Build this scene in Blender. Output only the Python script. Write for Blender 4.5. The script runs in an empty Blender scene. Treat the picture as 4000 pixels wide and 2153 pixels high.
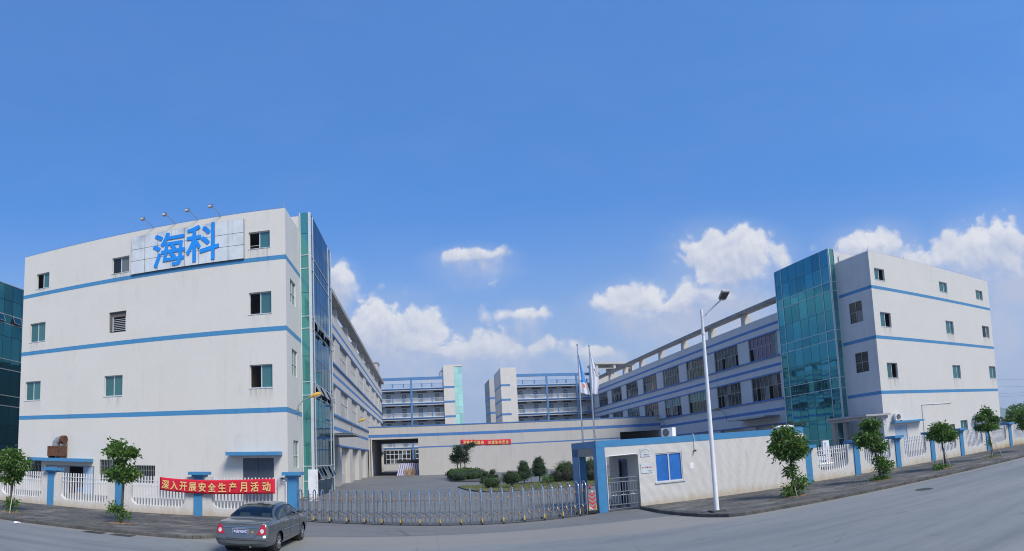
import bpy, bmesh, math, random
import numpy as np
from mathutils import Vector, Matrix
random.seed(7)
rng = np.random.default_rng(7)
SC = bpy.context.scene
COL = SC.collection
R_ = math.radians

# ------------------------------------------------------------------ camera
# the photograph is a stitched panorama, 105.8 degrees wide: a panoramic camera with the same mapping
cam_d = bpy.data.cameras.new('camera')
cam_d.type = 'PANO'
cam_d.panorama_type = 'EQUIRECTANGULAR'
PPD = 37.823                                     # pixels of the photograph per degree
cam_d.longitude_min, cam_d.longitude_max = -R_(2000 / PPD), R_(2000 / PPD)
cam_d.latitude_max = R_(1587.27 / PPD)
cam_d.latitude_min = -R_((2153 - 1587.27) / PPD)
cam_d.clip_start, cam_d.clip_end = 0.1, 20000
camera = bpy.data.objects.new('camera', cam_d)
COL.objects.link(camera)
right, fwd, up = Vector((0.98664, -0.15535, -0.04905)), Vector((0.15917, 0.98339, 0.08719)), Vector((0.03469, -0.09383, 0.99498))
m = Matrix((right, up, -fwd)).transposed().to_4x4()
m.translation = Vector((0, 0, 2.70))
camera.matrix_world = m
SC.camera = camera

# ------------------------------------------------------------------ sun, sky, exposure
SUN_EL, SUN_AZ = 48, 143                         # azimuth clockwise from +Y (up the courtyard)
SC.view_settings.view_transform = 'Standard'
SC.view_settings.look = 'None'
SC.view_settings.gamma = 1
SC.view_settings.use_curve_mapping = False
SC.view_settings.exposure = 0.12
SC.cycles.use_adaptive_sampling = True
SC.cycles.max_bounces = 6
SC.cycles.transparent_max_bounces = 12
SC.cycles.sample_clamp_indirect = 6
SC.cycles.filter_width = 1.05
SC.cycles.use_denoising = True

sun_d = bpy.data.lights.new('sun', 'SUN')
sun_d.energy = 3.9
sun_d.angle = R_(24)
sun_d.color = (1.0, 0.91, 0.77)
sun = bpy.data.objects.new('sun', sun_d)
COL.objects.link(sun)
sd = Vector((math.sin(R_(SUN_AZ)) * math.cos(R_(SUN_EL)), math.cos(R_(SUN_AZ)) * math.cos(R_(SUN_EL)), math.sin(R_(SUN_EL))))
sun.rotation_euler = sd.to_track_quat('Z', 'Y').to_euler()

class G:
    """small helper to write shader graphs as expressions"""
    def __init__(s, tree):
        s.t = tree
    def n(s, kind, **kw):
        nd = s.t.nodes.new(kind)
        for k, v in kw.items():
            setattr(nd, k, v)
        return nd
    def put(s, sock, v):
        if isinstance(v, bpy.types.NodeSocket):
            s.t.links.new(v, sock)
        elif v is not None:
            if sock.type == 'RGBA' and not hasattr(v, '__len__'):
                v = (v, v, v, 1)
            if sock.type == 'RGBA' and len(v) == 3:
                v = (*v, 1)
            sock.default_value = v
    def m(s, op, a, b=None, c=None, clamp=False):
        nd = s.n('ShaderNodeMath', operation=op, use_clamp=clamp)
        for k, v in enumerate((a, b, c)):
            s.put(nd.inputs[k], v)
        return nd.outputs[0]
    def v(s, op, a, b=None, scale=None):
        nd = s.n('ShaderNodeVectorMath', operation=op)
        s.put(nd.inputs[0], a)
        s.put(nd.inputs[1], b)
        if scale is not None:
            s.put(nd.inputs['Scale'], scale)
        return nd.outputs['Value'] if op in ('DOT_PRODUCT', 'LENGTH') else nd.outputs[0]
    def xyz(s, x, y, z):
        nd = s.n('ShaderNodeCombineXYZ')
        for k, v in enumerate((x, y, z)):
            s.put(nd.inputs[k], v)
        return nd.outputs[0]
    def sep(s, a):
        nd = s.n('ShaderNodeSeparateXYZ')
        s.put(nd.inputs[0], a)
        return nd.outputs
    def noise(s, vec, scale, detail=4, rough=0.55, dist=0.0):
        nd = s.n('ShaderNodeTexNoise')
        s.put(nd.inputs['Vector'], vec)
        for k, v in (('Scale', scale), ('Detail', detail), ('Roughness', rough), ('Distortion', dist)):
            s.put(nd.inputs[k], v)
        return nd.outputs['Fac']
    def ramp(s, f, lo, hi, a=0.0, b=1.0, smooth=True):
        nd = s.n('ShaderNodeMapRange', interpolation_type='SMOOTHSTEP' if smooth else 'LINEAR')
        for k, v in enumerate((f, lo, hi, a, b)):
            s.put(nd.inputs[k], v)
        return nd.outputs[0]
    def mix(s, f, a, b, blend='MIX'):
        nd = s.n('ShaderNodeMix', data_type='RGBA', blend_type=blend)
        s.put(nd.inputs['Factor'], f)
        s.put(nd.inputs['A'], a) if False else s.put(nd.inputs[6], a)
        s.put(nd.inputs[7], b)
        return nd.outputs[2]

world = bpy.data.worlds.new('World')
SC.world = world
world.use_nodes = True
wt = world.node_tree
wt.nodes.clear()
g = G(wt)
sky = g.n('ShaderNodeTexSky', sky_type='NISHITA', sun_disc=False)
sky.sun_elevation, sky.sun_rotation = R_(SUN_EL), R_(SUN_AZ)
sky.altitude, sky.air_density, sky.dust_density, sky.ozone_density = 0, 1.0, 0.6, 3.0
d = g.n('ShaderNodeTexCoord').outputs['Generated']
dx, dy, dz = g.sep(d)
az = g.m('ARCTAN2', dx, dy)
el = g.m('ARCSINE', g.m('MINIMUM', g.m('MAXIMUM', dz, -1.0), 1.0))
# cumulus round the horizon: azimuth, elevation, half width, half height (degrees), strength
CLOUDS = [(-8.6, 18.4, 2.4, 2.4, 1.2), (-3.8, 12.8, 7.4, 4.2, 1.15), (0.5, 10.5, 6, 3.0, .8), (5.9, 20.5, 4.2, 1.3, .85), (6.5, 10.6, 12, 3.2, .62),
          (11.0, 14.2, 3.0, 1.4, .8), (32.8, 18.0, 6.6, 4.6, 1.2), (32.0, 15.0, 7.5, 3.4, 1.0), (22.6, 14.7, 5.4, 2.5, 1.1), (27.0, 13.2, 8, 3.0, .95),
          (19.5, 9.8, 3.4, 1.6, .8), (48.0, 18.4, 5.4, 3.0, 1.15), (52, 16.0, 5, 2.0, .6), (60, 17.2, 6.2, 4.0, 1.2), (62, 13.0, 8, 4.4, .95), (65.5, 17.6, 3, 3, 1.0),
          (80, 14, 9, 4, 1.0), (98, 18, 7, 4, .9), (118, 12, 11, 4, 1.0), (140, 17, 8, 3, .9), (163, 13, 10, 4, 1.0), (-172, 18, 7, 3.4, .9),
          (-150, 13, 10, 4, 1.0), (-128, 17, 8, 3.5, .9), (-105, 12, 11, 4, 1.0), (-80, 16, 8, 3.0, .9), (-60, 9, 6, 2.4, .6), (-43, 12.0, 8, 3.4, 1.2), (-50, 15, 4, 2, .7)]  # next-to-last cloud added out of view, for a reflection in the glass tower
q = None
rel = None
for a0, e0, ra, re, st in CLOUDS:
    u_ = g.m('MULTIPLY', g.m('SUBTRACT', az, R_(a0)), 1 / R_(ra))
    w_ = g.m('MULTIPLY', g.m('SUBTRACT', el, R_(e0)), 1 / R_(re))
    w2 = g.m('MULTIPLY', w_, g.ramp(w_, -1.2, 0.1, 0.45, 1.0))
    r2 = g.m('SQRT', g.m('ADD', g.m('MULTIPLY', u_, u_), g.m('MULTIPLY', w2, w2)))
    c = g.m('MULTIPLY', g.m('SUBTRACT', 1.0, r2), st)
    q = c if q is None else g.m('MAXIMUM', q, c)
    rl = g.m('MULTIPLY', g.m('MAXIMUM', c, 0.0), w_)
    rel = rl if rel is None else g.m('ADD', rel, rl)
dd = g.xyz(g.m('MULTIPLY', az, 1.0), el, 0.0)
f1 = g.noise(dd, 12, 9, 0.60, 0.30)
f2 = g.noise(g.v('ADD', dd, (0.006, 0.012, 0.0)), 12, 5, 0.60, 0.30)
heads = None
for sc, am in ((15, 0.36), (37, 0.22)):         # rounded heads, as on cumulus
    vo = g.n('ShaderNodeTexVoronoi', feature='F1', voronoi_dimensions='2D')
    g.put(vo.inputs['Vector'], g.v('ADD', dd, g.v('SCALE', g.xyz(f1, f2, 0.0), scale=0.05)))
    vo.inputs['Scale'].default_value = sc
    h_ = g.m('MULTIPLY', g.m('SUBTRACT', 0.42, vo.outputs['Distance']), am)
    heads = h_ if heads is None else g.m('ADD', heads, h_)
n1 = g.m('ADD', f1, heads)
wisp = g.noise(g.v('MULTIPLY', dd, (1, 2.6, 1)), 3.2, 6, 0.6, 0.4)
dens = g.m('ADD', g.m('MULTIPLY', q, 0.85), g.m('MULTIPLY', g.m('SUBTRACT', n1, 0.475), 1.4))
alpha = g.ramp(dens, 0.05, g.ramp(rel, -0.14, 0.08, 1.0, 0.30))
low = g.ramp(el, R_(3), R_(11), 0.5, 1.0)
alpha = g.m('MULTIPLY', alpha, low)
veil = g.m('MULTIPLY', g.ramp(wisp, 0.42, 0.72), g.ramp(el, R_(9), R_(20), 0.40, 0.03))
rim = g.ramp(dens, 0.05, 0.8, 0.34, 0.0)
shade = g.m('ADD', g.m('ADD', g.m('ADD', 0.30, rim), g.m('ADD', g.m('MULTIPLY', g.m('SUBTRACT', f1, f2), 3.2), g.m('MULTIPLY', heads, 0.9))), g.m('MULTIPLY', rel, 1.3), clamp=True)
shade = g.m('MULTIPLY', shade, g.ramp(el, R_(7), R_(15), 0.55, 1.0), clamp=True)
ccol = g.mix(shade, (2.95, 3.3, 4.3), (4.95, 5.0, 5.2))
haze = g.mix(g.ramp(el, R_(3), R_(27), 1.0, 0.0), g.mix(0.6, g.mix(1.0, sky.outputs[0], (0.60, 1.02, 1.38, 1), 'MULTIPLY'), (0.56, 1.62, 4.25)), (2.1, 2.85, 4.2))
col = g.mix(veil, haze, (3.0, 3.3, 4.4))
halo = g.m('MULTIPLY', g.m('MULTIPLY', g.ramp(g.m('ADD', q, g.m('MULTIPLY', g.m('SUBTRACT', wisp, 0.5), 1.1)), -0.55, 0.65), 0.28), g.ramp(el, R_(2), R_(9), 0.4, 1.0))
col = g.mix(halo, col, (3.3, 3.65, 4.6))
col = g.mix(g.m('MULTIPLY', alpha, 0.88), col, ccol)
bg = g.n('ShaderNodeBackground')
g.put(bg.inputs[0], col)
bg.inputs[1].default_value = 0.15
wo = g.n('ShaderNodeOutputWorld')
wt.links.new(bg.outputs[0], wo.inputs[0])
world.cycles.sampling_method = 'MANUAL'
world.cycles.sample_map_resolution = 512

# ------------------------------------------------------------------ materials
def new_mat(name):
    mt = bpy.data.materials.new(name)
    mt.use_nodes = True
    b = mt.node_tree.nodes['Principled BSDF']
    return mt, G(mt.node_tree), b

def plain(name, col, rough=0.6, metal=0.0, var=0.12, scale=3.0, bump=0.0, bscale=40, spec=0.5, dirt=None, streak=0.0):
    """colour with noise variation; dirt = (colour, amount); streak = vertical rain marks"""
    mt, g, b = new_mat(name)
    pos = g.n('ShaderNodeNewGeometry').outputs['Position']
    n = g.noise(pos, scale, 6, 0.6)
    c = g.mix(g.ramp(n, 0.25, 0.75), tuple(x * (1 - var) for x in col), tuple(min(1, x * (1 + var)) for x in col))
    if streak:
        s = g.noise(g.v('MULTIPLY', pos, (3.2, 3.2, 0.22)), 1.0, 5, 0.65)
        c = g.mix(g.m('MULTIPLY', g.ramp(s, 0.50, 0.74), streak), c, tuple(x * 0.45 for x in col))
    if dirt:
        dn = g.noise(pos, scale * 0.37, 7, 0.7, 0.6)
        c = g.mix(g.m('MULTIPLY', g.ramp(dn, 0.48, 0.72), dirt[1]), c, dirt[0])
    g.put(b.inputs['Base Color'], c)
    b.inputs['Roughness'].default_value = rough
    b.inputs['Metallic'].default_value = metal
    b.inputs['Specular IOR Level'].default_value = spec
    if bump:
        bn = g.n('ShaderNodeBump')
        bn.inputs['Strength'].default_value = bump
        bn.inputs['Distance'].default_value = 0.01
        g.put(bn.inputs['Height'], g.noise(pos, bscale, 4, 0.6))
        g.put(b.inputs['Normal'], bn.outputs[0])
    return mt

def tiled(name, col, grout, pitch=0.0475, gw=0.13, streak=0.25, foot=0.0, rough=0.35):
    """glazed mosaic tiles: the grid runs along the wall, whichever way it faces"""
    mt, g, b = new_mat(name)
    geo = g.n('ShaderNodeNewGeometry')
    pos = geo.outputs['Position']
    x, y, z = g.sep(pos)
    nx, ny, nz = g.sep(geo.outputs['True Normal'])
    onx = g.m('GREATER_THAN', g.m('ABSOLUTE', nx), 0.6)
    onz = g.m('GREATER_THAN', g.m('ABSOLUTE', nz), 0.6)
    u_ = g.m('ADD', g.m('MULTIPLY', onx, y), g.m('MULTIPLY', g.m('SUBTRACT', 1.0, onx), x))
    v_ = g.m('ADD', g.m('MULTIPLY', onz, y), g.m('MULTIPLY', g.m('SUBTRACT', 1.0, onz), z))
    fu = g.m('FRACT', g.m('DIVIDE', u_, pitch))
    fv = g.m('FRACT', g.m('DIVIDE', v_, pitch))
    gr = g.m('MAXIMUM', g.m('LESS_THAN', fu, gw), g.m('LESS_THAN', fv, gw))
    wn = g.n('ShaderNodeTexWhiteNoise', noise_dimensions='2D')
    g.put(wn.inputs['Vector'], g.xyz(g.m('FLOOR', g.m('DIVIDE', u_, pitch)), g.m('FLOOR', g.m('DIVIDE', v_, pitch)), 0.0))
    tile = g.mix(wn.outputs['Value'], tuple(c * 0.95 for c in col), tuple(min(1, c * 1.05) for c in col))
    c = g.mix(gr, tile, grout)
    big = g.noise(pos, 0.35, 5, 0.6)
    c = g.mix(g.ramp(big, 0.3, 0.7, 0.16, 0.0), c, tuple(k * 0.7 for k in col))
    s = g.noise(g.v('MULTIPLY', pos, (2.3, 2.3, 0.10)), 1.0, 6, 0.68)
    s2 = g.noise(pos, 0.8, 4, 0.6)
    c = g.mix(g.m('MULTIPLY', g.m('MULTIPLY', g.ramp(s, 0.50, 0.72), g.ramp(s2, 0.4, 0.62)), streak), c, tuple(k * 0.42 for k in col))
    if foot:                                    # splash stains that climb from the pavement
        rise = g.m('ADD', z, g.m('MULTIPLY', g.m('SUBTRACT', g.noise(g.v('MULTIPLY', pos, (2, 2, 0.4)), 1.6, 5, 0.7), 0.5), 0.9))
        c = g.mix(g.ramp(rise, 0.05, 0.55, foot, 0.0), c, (0.42, 0.30, 0.15))
    g.put(b.inputs['Base Color'], c)
    g.put(b.inputs['Roughness'], g.m('ADD', rough, g.m('MULTIPLY', gr, 0.4)))
    bn = g.n('ShaderNodeBump')
    bn.inputs['Strength'].default_value = 0.25
    bn.inputs['Distance'].default_value = 0.003
    g.put(bn.inputs['Height'], g.m('SUBTRACT', 1.0, gr))
    g.put(b.inputs['Normal'], bn.outputs[0])
    return mt

def glassy(name, col, metal, rough=0.03, wob=0.0, wscale=0.5, spec=0.8, curtain=False, tint=None):
    mt, g, b = new_mat(name)
    geo = g.n('ShaderNodeNewGeometry')
    pos = geo.outputs['Position']
    inf = g.n('ShaderNodeObjectInfo')
    k = g.m('ADD', 0.82, g.m('MULTIPLY', inf.outputs['Random'], 0.36))
    dirtn = g.noise(g.v('MULTIPLY', pos, (1, 1, 0.3)), 1.3, 5, 0.65)
    g.put(b.inputs['Base Color'], g.mix(g.ramp(dirtn, 0.45, 0.8, 0.0, 0.16), g.mix(1.0, col, g.xyz(k, k, k), 'MULTIPLY'), tuple(0.8 * c + 0.04 for c in col)))
    if curtain:                                 # some lights have pale blinds drawn behind them
        cs = b.inputs['Base Color'].links[0].from_socket
        pale = g.m('MULTIPLY', g.m('GREATER_THAN', g.m('FRACT', g.m('MULTIPLY', inf.outputs['Random'], 7.13)), 0.86), 0.8)
        g.put(b.inputs['Base Color'], g.mix(pale, cs, (0.16, 0.19, 0.20)))
    if tint:
        b.inputs['Specular Tint'].default_value = (*tint, 1)
    g.put(b.inputs['Roughness'], g.ramp(dirtn, 0.4, 0.8, rough, rough + 0.09))
    b.inputs['Metallic'].default_value = metal
    b.inputs['Specular IOR Level'].default_value = spec
    if wob:
        bn = g.n('ShaderNodeBump')
        bn.inputs['Strength'].default_value = 1.0
        bn.inputs['Distance'].default_value = wob
        off = g.xyz(g.m('MULTIPLY', inf.outputs['Random'], 37.0), 0.0, g.m('MULTIPLY', inf.outputs['Random'], 11.0))
        g.put(bn.inputs['Height'], g.noise(g.v('ADD', pos, off), wscale, 2, 0.5))
        wn = g.n('ShaderNodeTexWhiteNoise', noise_dimensions='1D')      # each pane hangs a little out of true
        g.put(wn.inputs['W'], inf.outputs['Random'])
        tilt = g.v('SCALE', g.v('SUBTRACT', wn.outputs['Color'], (0.5, 0.5, 0.5)), scale=0.010)
        g.put(b.inputs['Normal'], g.v('NORMALIZE', g.v('ADD', bn.outputs[0], tilt)))
    return mt

M = {}
M['tile'] = tiled('white mosaic tile', (0.71, 0.693, 0.648), (0.43, 0.43, 0.42), 0.0475, 0.14, 0.16)
M['tile_low'] = tiled('white mosaic tile with splash stains', (0.75, 0.737, 0.70), (0.25, 0.25, 0.25), 0.0475, 0.15, 0.35, 0.55)
M['tile_rust'] = tiled('white mosaic tile with rust stains', (0.70, 0.67, 0.58), (0.30, 0.28, 0.26), 0.0475, 0.14, 0.7, 1.0)
M['blue'] = tiled('blue mosaic tile', (0.062, 0.27, 0.52), (0.045, 0.15, 0.30), 0.0475, 0.14, 0.4)
M['wall'] = plain('cream wall render', (0.49, 0.48, 0.46), 0.8, 0, 0.04, 0.7, 0.1, 30, 0.3, ((0.45, 0.43, 0.40), 0.13), 0.22)
M['wall_lav'] = plain('pale grey wall render', (0.60, 0.59, 0.585), 0.8, 0, 0.04, 0.7, 0.1, 30, 0.3, ((0.42, 0.41, 0.42), 0.13), 0.22)
M['concrete_beam'] = plain('weathered concrete slab', (0.30, 0.29, 0.28), 0.85, 0, 0.25, 1.4, 0.3, 30, 0.3, ((0.14, 0.135, 0.13), 0.5), 0.3)
M['roof'] = plain('grey roof', (0.35, 0.35, 0.34), 0.9, 0, 0.2, 0.6)
M['blue_paint'] = plain('blue paint', (0.065, 0.19, 0.46), 0.55, 0, 0.10, 1.2, 0, 40, 0.4, ((0.05, 0.13, 0.30), 0.35), 0.2)
M['blue_dorm'] = plain('bright blue paint', (0.085, 0.23, 0.47), 0.5, 0, 0.10, 1.0, 0, 40, 0.4, ((0.12, 0.22, 0.38), 0.4), 0.2)
M['dorm_wall'] = plain('pale dormitory render', (0.66, 0.64, 0.60), 0.8, 0, 0.04, 0.7, 0, 30, 0.3, ((0.5, 0.48, 0.45), 0.15), 0.2)
M['alu'] = plain('white aluminium frame', (0.62, 0.65, 0.67), 0.4, 0.3, 0.06, 4)
M['alu_grey'] = plain('grey aluminium frame', (0.36, 0.37, 0.37), 0.45, 0.5, 0.1, 4)
M['mull'] = plain('dark glazing joint', (0.03, 0.045, 0.05), 0.4)
M['white_steel'] = plain('white painted steel', (0.75, 0.76, 0.77), 0.35, 0, 0.05, 3, 0, 40, 0.5, ((0.5, 0.47, 0.42), 0.25))
M['rail_white'] = plain('white enamel rail', (0.74, 0.74, 0.74), 0.4, 0, 0.06, 6, 0, 40, 0.5, ((0.45, 0.33, 0.2), 0.22))
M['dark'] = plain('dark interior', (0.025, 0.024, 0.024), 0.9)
M['soffit'] = plain('dark grey soffit', (0.10, 0.10, 0.10), 0.9)  # even dark grey, on passage linings, vent frame and backings
M['steel_door'] = plain('blue grey steel door', (0.075, 0.095, 0.13), 0.5, 0.2, 0.12, 2, 0, 40, 0.5, ((0.12, 0.13, 0.15), 0.4))
M['door_pale'] = plain('pale blue door', (0.33, 0.45, 0.60), 0.5, 0, 0.08, 2)
M['door_grey'] = plain('grey door', (0.22, 0.23, 0.24), 0.5)
M['rust'] = plain('rusty sheet steel', (0.14, 0.065, 0.035), 0.8, 0.2, 0.4, 4, 0.4, 30, 0.3, ((0.06, 0.055, 0.05), 0.7), 0.4)
M['galv'] = plain('galvanised duct', (0.34, 0.37, 0.39), 0.5, 0.5, 0.15, 3, 0, 40, 0.5, ((0.2, 0.19, 0.17), 0.4))
M['panel'] = plain('weathered aluminium panel', (0.63, 0.68, 0.72), 0.5, 0.1, 0.08, 1.4, 0.05, 20, 0.5, ((0.36, 0.40, 0.44), 0.4), 0.45)
M['sign_blue'] = plain('bright blue letter', (0.012, 0.25, 0.78), 0.35, 0, 0.06, 1)
M['red_cloth'] = plain('red banner cloth', (0.62, 0.018, 0.045), 0.7, 0, 0.12, 2, 0.15, 18, 0.3)
M['gold'] = plain('pale gold lettering', (0.78, 0.55, 0.22), 0.6, 0, 0.06, 5)
M['g_teal'] = glassy('teal window glass', (0.055, 0.17, 0.18), 0.25, 0.06)
M['g_dark'] = glassy('dark window glass', (0.012, 0.019, 0.022), 0.0, 0.05, 0.004, 1.4, 0.45, True)
M['g_purple'] = glassy('purple curtained glass', (0.05, 0.03, 0.10), 0.1, 0.08)
M['g_tower'] = glassy('reflective teal curtain glass', (0.045, 0.235, 0.31), 0.94, 0.02, 0.0055, 0.45, 0.8, False, (0.5, 0.75, 0.8))
M['g_tower_blue'] = glassy('reflective blue curtain glass', (0.12, 0.235, 0.32), 0.94, 0.02, 0.008, 0.45, 0.8, False, (0.50, 0.60, 0.68))
M['g_strip'] = glassy('green strip glass', (0.085, 0.32, 0.30), 0.5, 0.05, 0.004, 0.6)
M['g_mint'] = glassy('mint glass', (0.40, 0.74, 0.68), 0.15, 0.12)
M['g_neigh'] = glassy('neighbour curtain glass', (0.035, 0.17, 0.18), 0.94, 0.03, 0.008, 0.6)
M['film'] = plain('blue window film', (0.022, 0.145, 0.48), 0.3, 0, 0.18, 1.6)
M['chrome'] = plain('polished stainless steel', (0.66, 0.67, 0.69), 0.2, 1.0, 0.08, 6)
M['inox'] = plain('brushed stainless steel', (0.47, 0.47, 0.46), 0.36, 1.0, 0.10, 6)
M['orange'] = plain('orange plastic joint', (0.62, 0.25, 0.05), 0.5)
M['yellow'] = plain('yellow plastic', (0.75, 0.48, 0.02), 0.45)
M['rubber'] = plain('black rubber', (0.02, 0.02, 0.02), 0.8)
M['red_plastic'] = plain('red plastic', (0.60, 0.02, 0.03), 0.4)
M['white_plastic'] = plain('white plastic', (0.78, 0.79, 0.80), 0.4)
M['red_refl'] = plain('red reflective sheet', (0.66, 0.03, 0.05), 0.35)
M['black_plastic'] = plain('black plastic', (0.025, 0.025, 0.028), 0.5)
M['lamp_yellow'] = plain('yellow lamp housing', (0.62, 0.36, 0.04), 0.5, 0, 0.15, 6)
M['lamp_grey'] = plain('grey lamp housing', (0.26, 0.28, 0.31), 0.45, 0.4)
M['lens'] = plain('milky lamp lens', (0.55, 0.55, 0.52), 0.2)
M['wood'] = plain('pallet wood', (0.42, 0.26, 0.12), 0.75, 0, 0.25, 8, 0.3, 40)
M['kerb'] = plain('worn kerb stone', (0.085, 0.084, 0.080), 0.9, 0, 0.35, 2.2, 0.5, 25, 0.3, ((0.19, 0.18, 0.165), 0.45))
M['soil'] = plain('bare soil', (0.20, 0.13, 0.085), 0.95, 0, 0.35, 6, 0.6, 30)
M['iron'] = plain('cast iron', (0.06, 0.06, 0.058), 0.7, 0.4, 0.2, 8, 0.4, 40)
M['paper'] = plain('white paper', (0.80, 0.81, 0.84), 0.7)
M['hill'] = plain('hazy wooded hill', (0.10, 0.17, 0.16), 1.0, 0, 0.2, 0.01)

def mat_concrete(name, base, patch, dark, gutter=False):
    mt, g, b = new_mat(name)
    pos = g.n('ShaderNodeNewGeometry').outputs['Position']
    x, y, z = g.sep(pos)
    a = g.noise(pos, 0.13, 7, 0.62, 0.5)
    f = g.noise(pos, 2.4, 6, 0.65)
    st = g.noise(g.v('MULTIPLY', pos, (0.10, 0.9, 1)), 1.0, 6, 0.65, 0.3)
    sp = g.noise(pos, 22, 3, 0.6)
    c = g.mix(g.ramp(a, 0.32, 0.68), base, patch)
    c = g.mix(g.ramp(st, 0.44, 0.70, 0.0, 0.75), c, dark)
    st2 = g.noise(g.v('MULTIPLY', pos, (0.35, 3.5, 1)), 1.0, 5, 0.6, 0.5)
    c = g.mix(g.ramp(st2, 0.5, 0.72, 0.0, 0.4), c, tuple(k * 0.85 for k in dark))
    c = g.mix(g.ramp(f, 0.40, 0.75, 0.0, 0.28), c, dark)
    c = g.mix(g.ramp(sp, 0.62, 0.72, 0.0, 0.35), c, dark)
    vo = g.n('ShaderNodeTexVoronoi', feature='DISTANCE_TO_EDGE')
    g.put(vo.inputs['Vector'], g.v('ADD', pos, g.v('MULTIPLY', g.n('ShaderNodeTexNoise').outputs['Color'], (0.0, 0.0, 0.0))))
    vo.inputs['Scale'].default_value = 0.16
    wob = g.m('MULTIPLY', g.m('SUBTRACT', g.noise(pos, 1.7, 5, 0.7), 0.5), 0.035)
    crack = g.m('MULTIPLY', g.m('LESS_THAN', g.m('ABSOLUTE', g.m('ADD', vo.outputs['Distance'], wob)), 0.0035), g.ramp(g.noise(pos, 0.09, 3, 0.5), 0.48, 0.6))
    c = g.mix(g.m('MULTIPLY', crack, 0.55), c, tuple(k * 0.45 for k in dark))
    oil = g.noise(pos, 0.9, 3, 0.5)
    c = g.mix(g.m('MULTIPLY', g.ramp(oil, 0.66, 0.74), 0.35), c, tuple(k * 0.6 for k in dark))
    if gutter:                                  # grit swept against the kerbs, tyre-polished tracks
        gn = g.m('MULTIPLY', g.m('SUBTRACT', g.noise(g.v('MULTIPLY', pos, (0.8, 2.0, 1)), 1.2, 6, 0.7), 0.5), 1.1)
        side = g.ramp(x, -7.0, 9.0, 17.5, 16.45, False)
        dist = g.m('ADD', g.m('SUBTRACT', side, y), gn)
        grit = g.ramp(dist, 0.05, 0.75, 0.6, 0.0)
        c = g.mix(grit, c, (0.25, 0.235, 0.205))
        for yy, ww in ((13.6, 0.5), (11.8, 0.45), (8.2, 0.5), (6.4, 0.5)):
            tr = g.m('ABSOLUTE', g.m('SUBTRACT', g.m('ADD', y, g.m('MULTIPLY', gn, 0.5)), yy))
            c = g.mix(g.ramp(tr, 0.0, ww, 0.22, 0.0), c, tuple(k * 0.8 for k in dark))
    jx = g.m('LESS_THAN', g.m('ABSOLUTE', g.m('SUBTRACT', g.m('FRACT', g.m('DIVIDE', g.m('ADD', x, 2.2), 5.0)), 0.5)), 0.0022)
    jy = g.m('LESS_THAN', g.m('ABSOLUTE', g.m('SUBTRACT', g.m('FRACT', g.m('DIVIDE', g.m('ADD', y, 0.6), 4.5)), 0.5)), 0.0024)
    c = g.mix(g.m('MULTIPLY', g.m('MAXIMUM', jx, jy), 0.3), c, tuple(k * 0.5 for k in dark))
    g.put(b.inputs['Base Color'], c)
    b.inputs['Roughness'].default_value = 0.75
    bn = g.n('ShaderNodeBump')
    bn.inputs['Strength'].default_value = 0.25
    bn.inputs['Distance'].default_value = 0.006
    g.put(bn.inputs['Height'], g.m('ADD', f, sp))
    g.put(b.inputs['Normal'], bn.outputs[0])
    return mt
M['road'] = mat_concrete('street concrete', (0.178, 0.196, 0.204), (0.216, 0.228, 0.228), (0.13, 0.146, 0.157), True)
M['yard'] = mat_concrete('courtyard concrete', (0.142, 0.151, 0.156), (0.172, 0.175, 0.172), (0.104, 0.112, 0.118))

def mat_paver():
    mt, g, b = new_mat('dark paving brick')
    geo = g.n('ShaderNodeNewGeometry')
    pos = geo.outputs['Position']
    rnd = g.m('FRACT', g.m('ADD', geo.outputs['Random Per Island'], g.n('ShaderNodeObjectInfo').outputs['Random']))
    c = g.mix(rnd, (0.050, 0.052, 0.051), (0.105, 0.105, 0.101))
    n = g.noise(g.v('MULTIPLY', pos, (0.6, 1.4, 1)), 0.8, 7, 0.7, 0.5)
    c = g.mix(g.ramp(n, 0.46, 0.66, 0.0, 0.8), c, (0.21, 0.20, 0.182))
    n2 = g.noise(pos, 1.1, 6, 0.7)
    c = g.mix(g.ramp(n2, 0.46, 0.7, 0.0, 0.7), c, (0.042, 0.042, 0.043))
    n3 = g.noise(pos, 25, 3, 0.6)
    c = g.mix(g.ramp(n3, 0.5, 0.75, 0.0, 0.35), c, (0.24, 0.22, 0.19))
    g.put(b.inputs['Base Color'], c)
    b.inputs['Roughness'].default_value = 0.85
    return mt
M['paver'] = mat_paver()

def mat_leaf(name, c0, c1, c2=None, trans=0.25, rough=0.5):
    mt, g, b = new_mat(name)
    geo = g.n('ShaderNodeNewGeometry')
    rnd = geo.outputs['Random Per Island']
    c = g.mix(rnd, c0, c1)
    if c2:
        c = g.mix(g.m('GREATER_THAN', g.m('FRACT', g.m('MULTIPLY', rnd, 17.3)), 0.86), c, c2)
    g.put(b.inputs['Base Color'], c)
    b.inputs['Roughness'].default_value = rough
    b.inputs['Specular IOR Level'].default_value = 0.35
    tr = g.n('ShaderNodeBsdfTranslucent')
    g.put(tr.inputs['Color'], g.mix(1.0, c, (1.3, 1.5, 0.7, 1), 'MULTIPLY'))
    mx = g.n('ShaderNodeMixShader')
    mx.inputs[0].default_value = trans
    mt.node_tree.links.new(b.outputs[0], mx.inputs[1])
    mt.node_tree.links.new(tr.outputs[0], mx.inputs[2])
    mt.node_tree.links.new(mx.outputs[0], mt.node_tree.nodes['Material Output'].inputs[0])
    return mt
M['leaf'] = mat_leaf('street tree leaf', (0.038, 0.090, 0.018), (0.098, 0.195, 0.038), (0.16, 0.25, 0.055), 0.32)
M['leaf_young'] = mat_leaf('young leaf', (0.045, 0.115, 0.020), (0.09, 0.20, 0.035), (0.15, 0.25, 0.05), 0.35)
M['leaf_dark'] = mat_leaf('dark conifer leaf', (0.026, 0.062, 0.018), (0.055, 0.118, 0.03), (0.085, 0.155, 0.04), 0.22)
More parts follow.
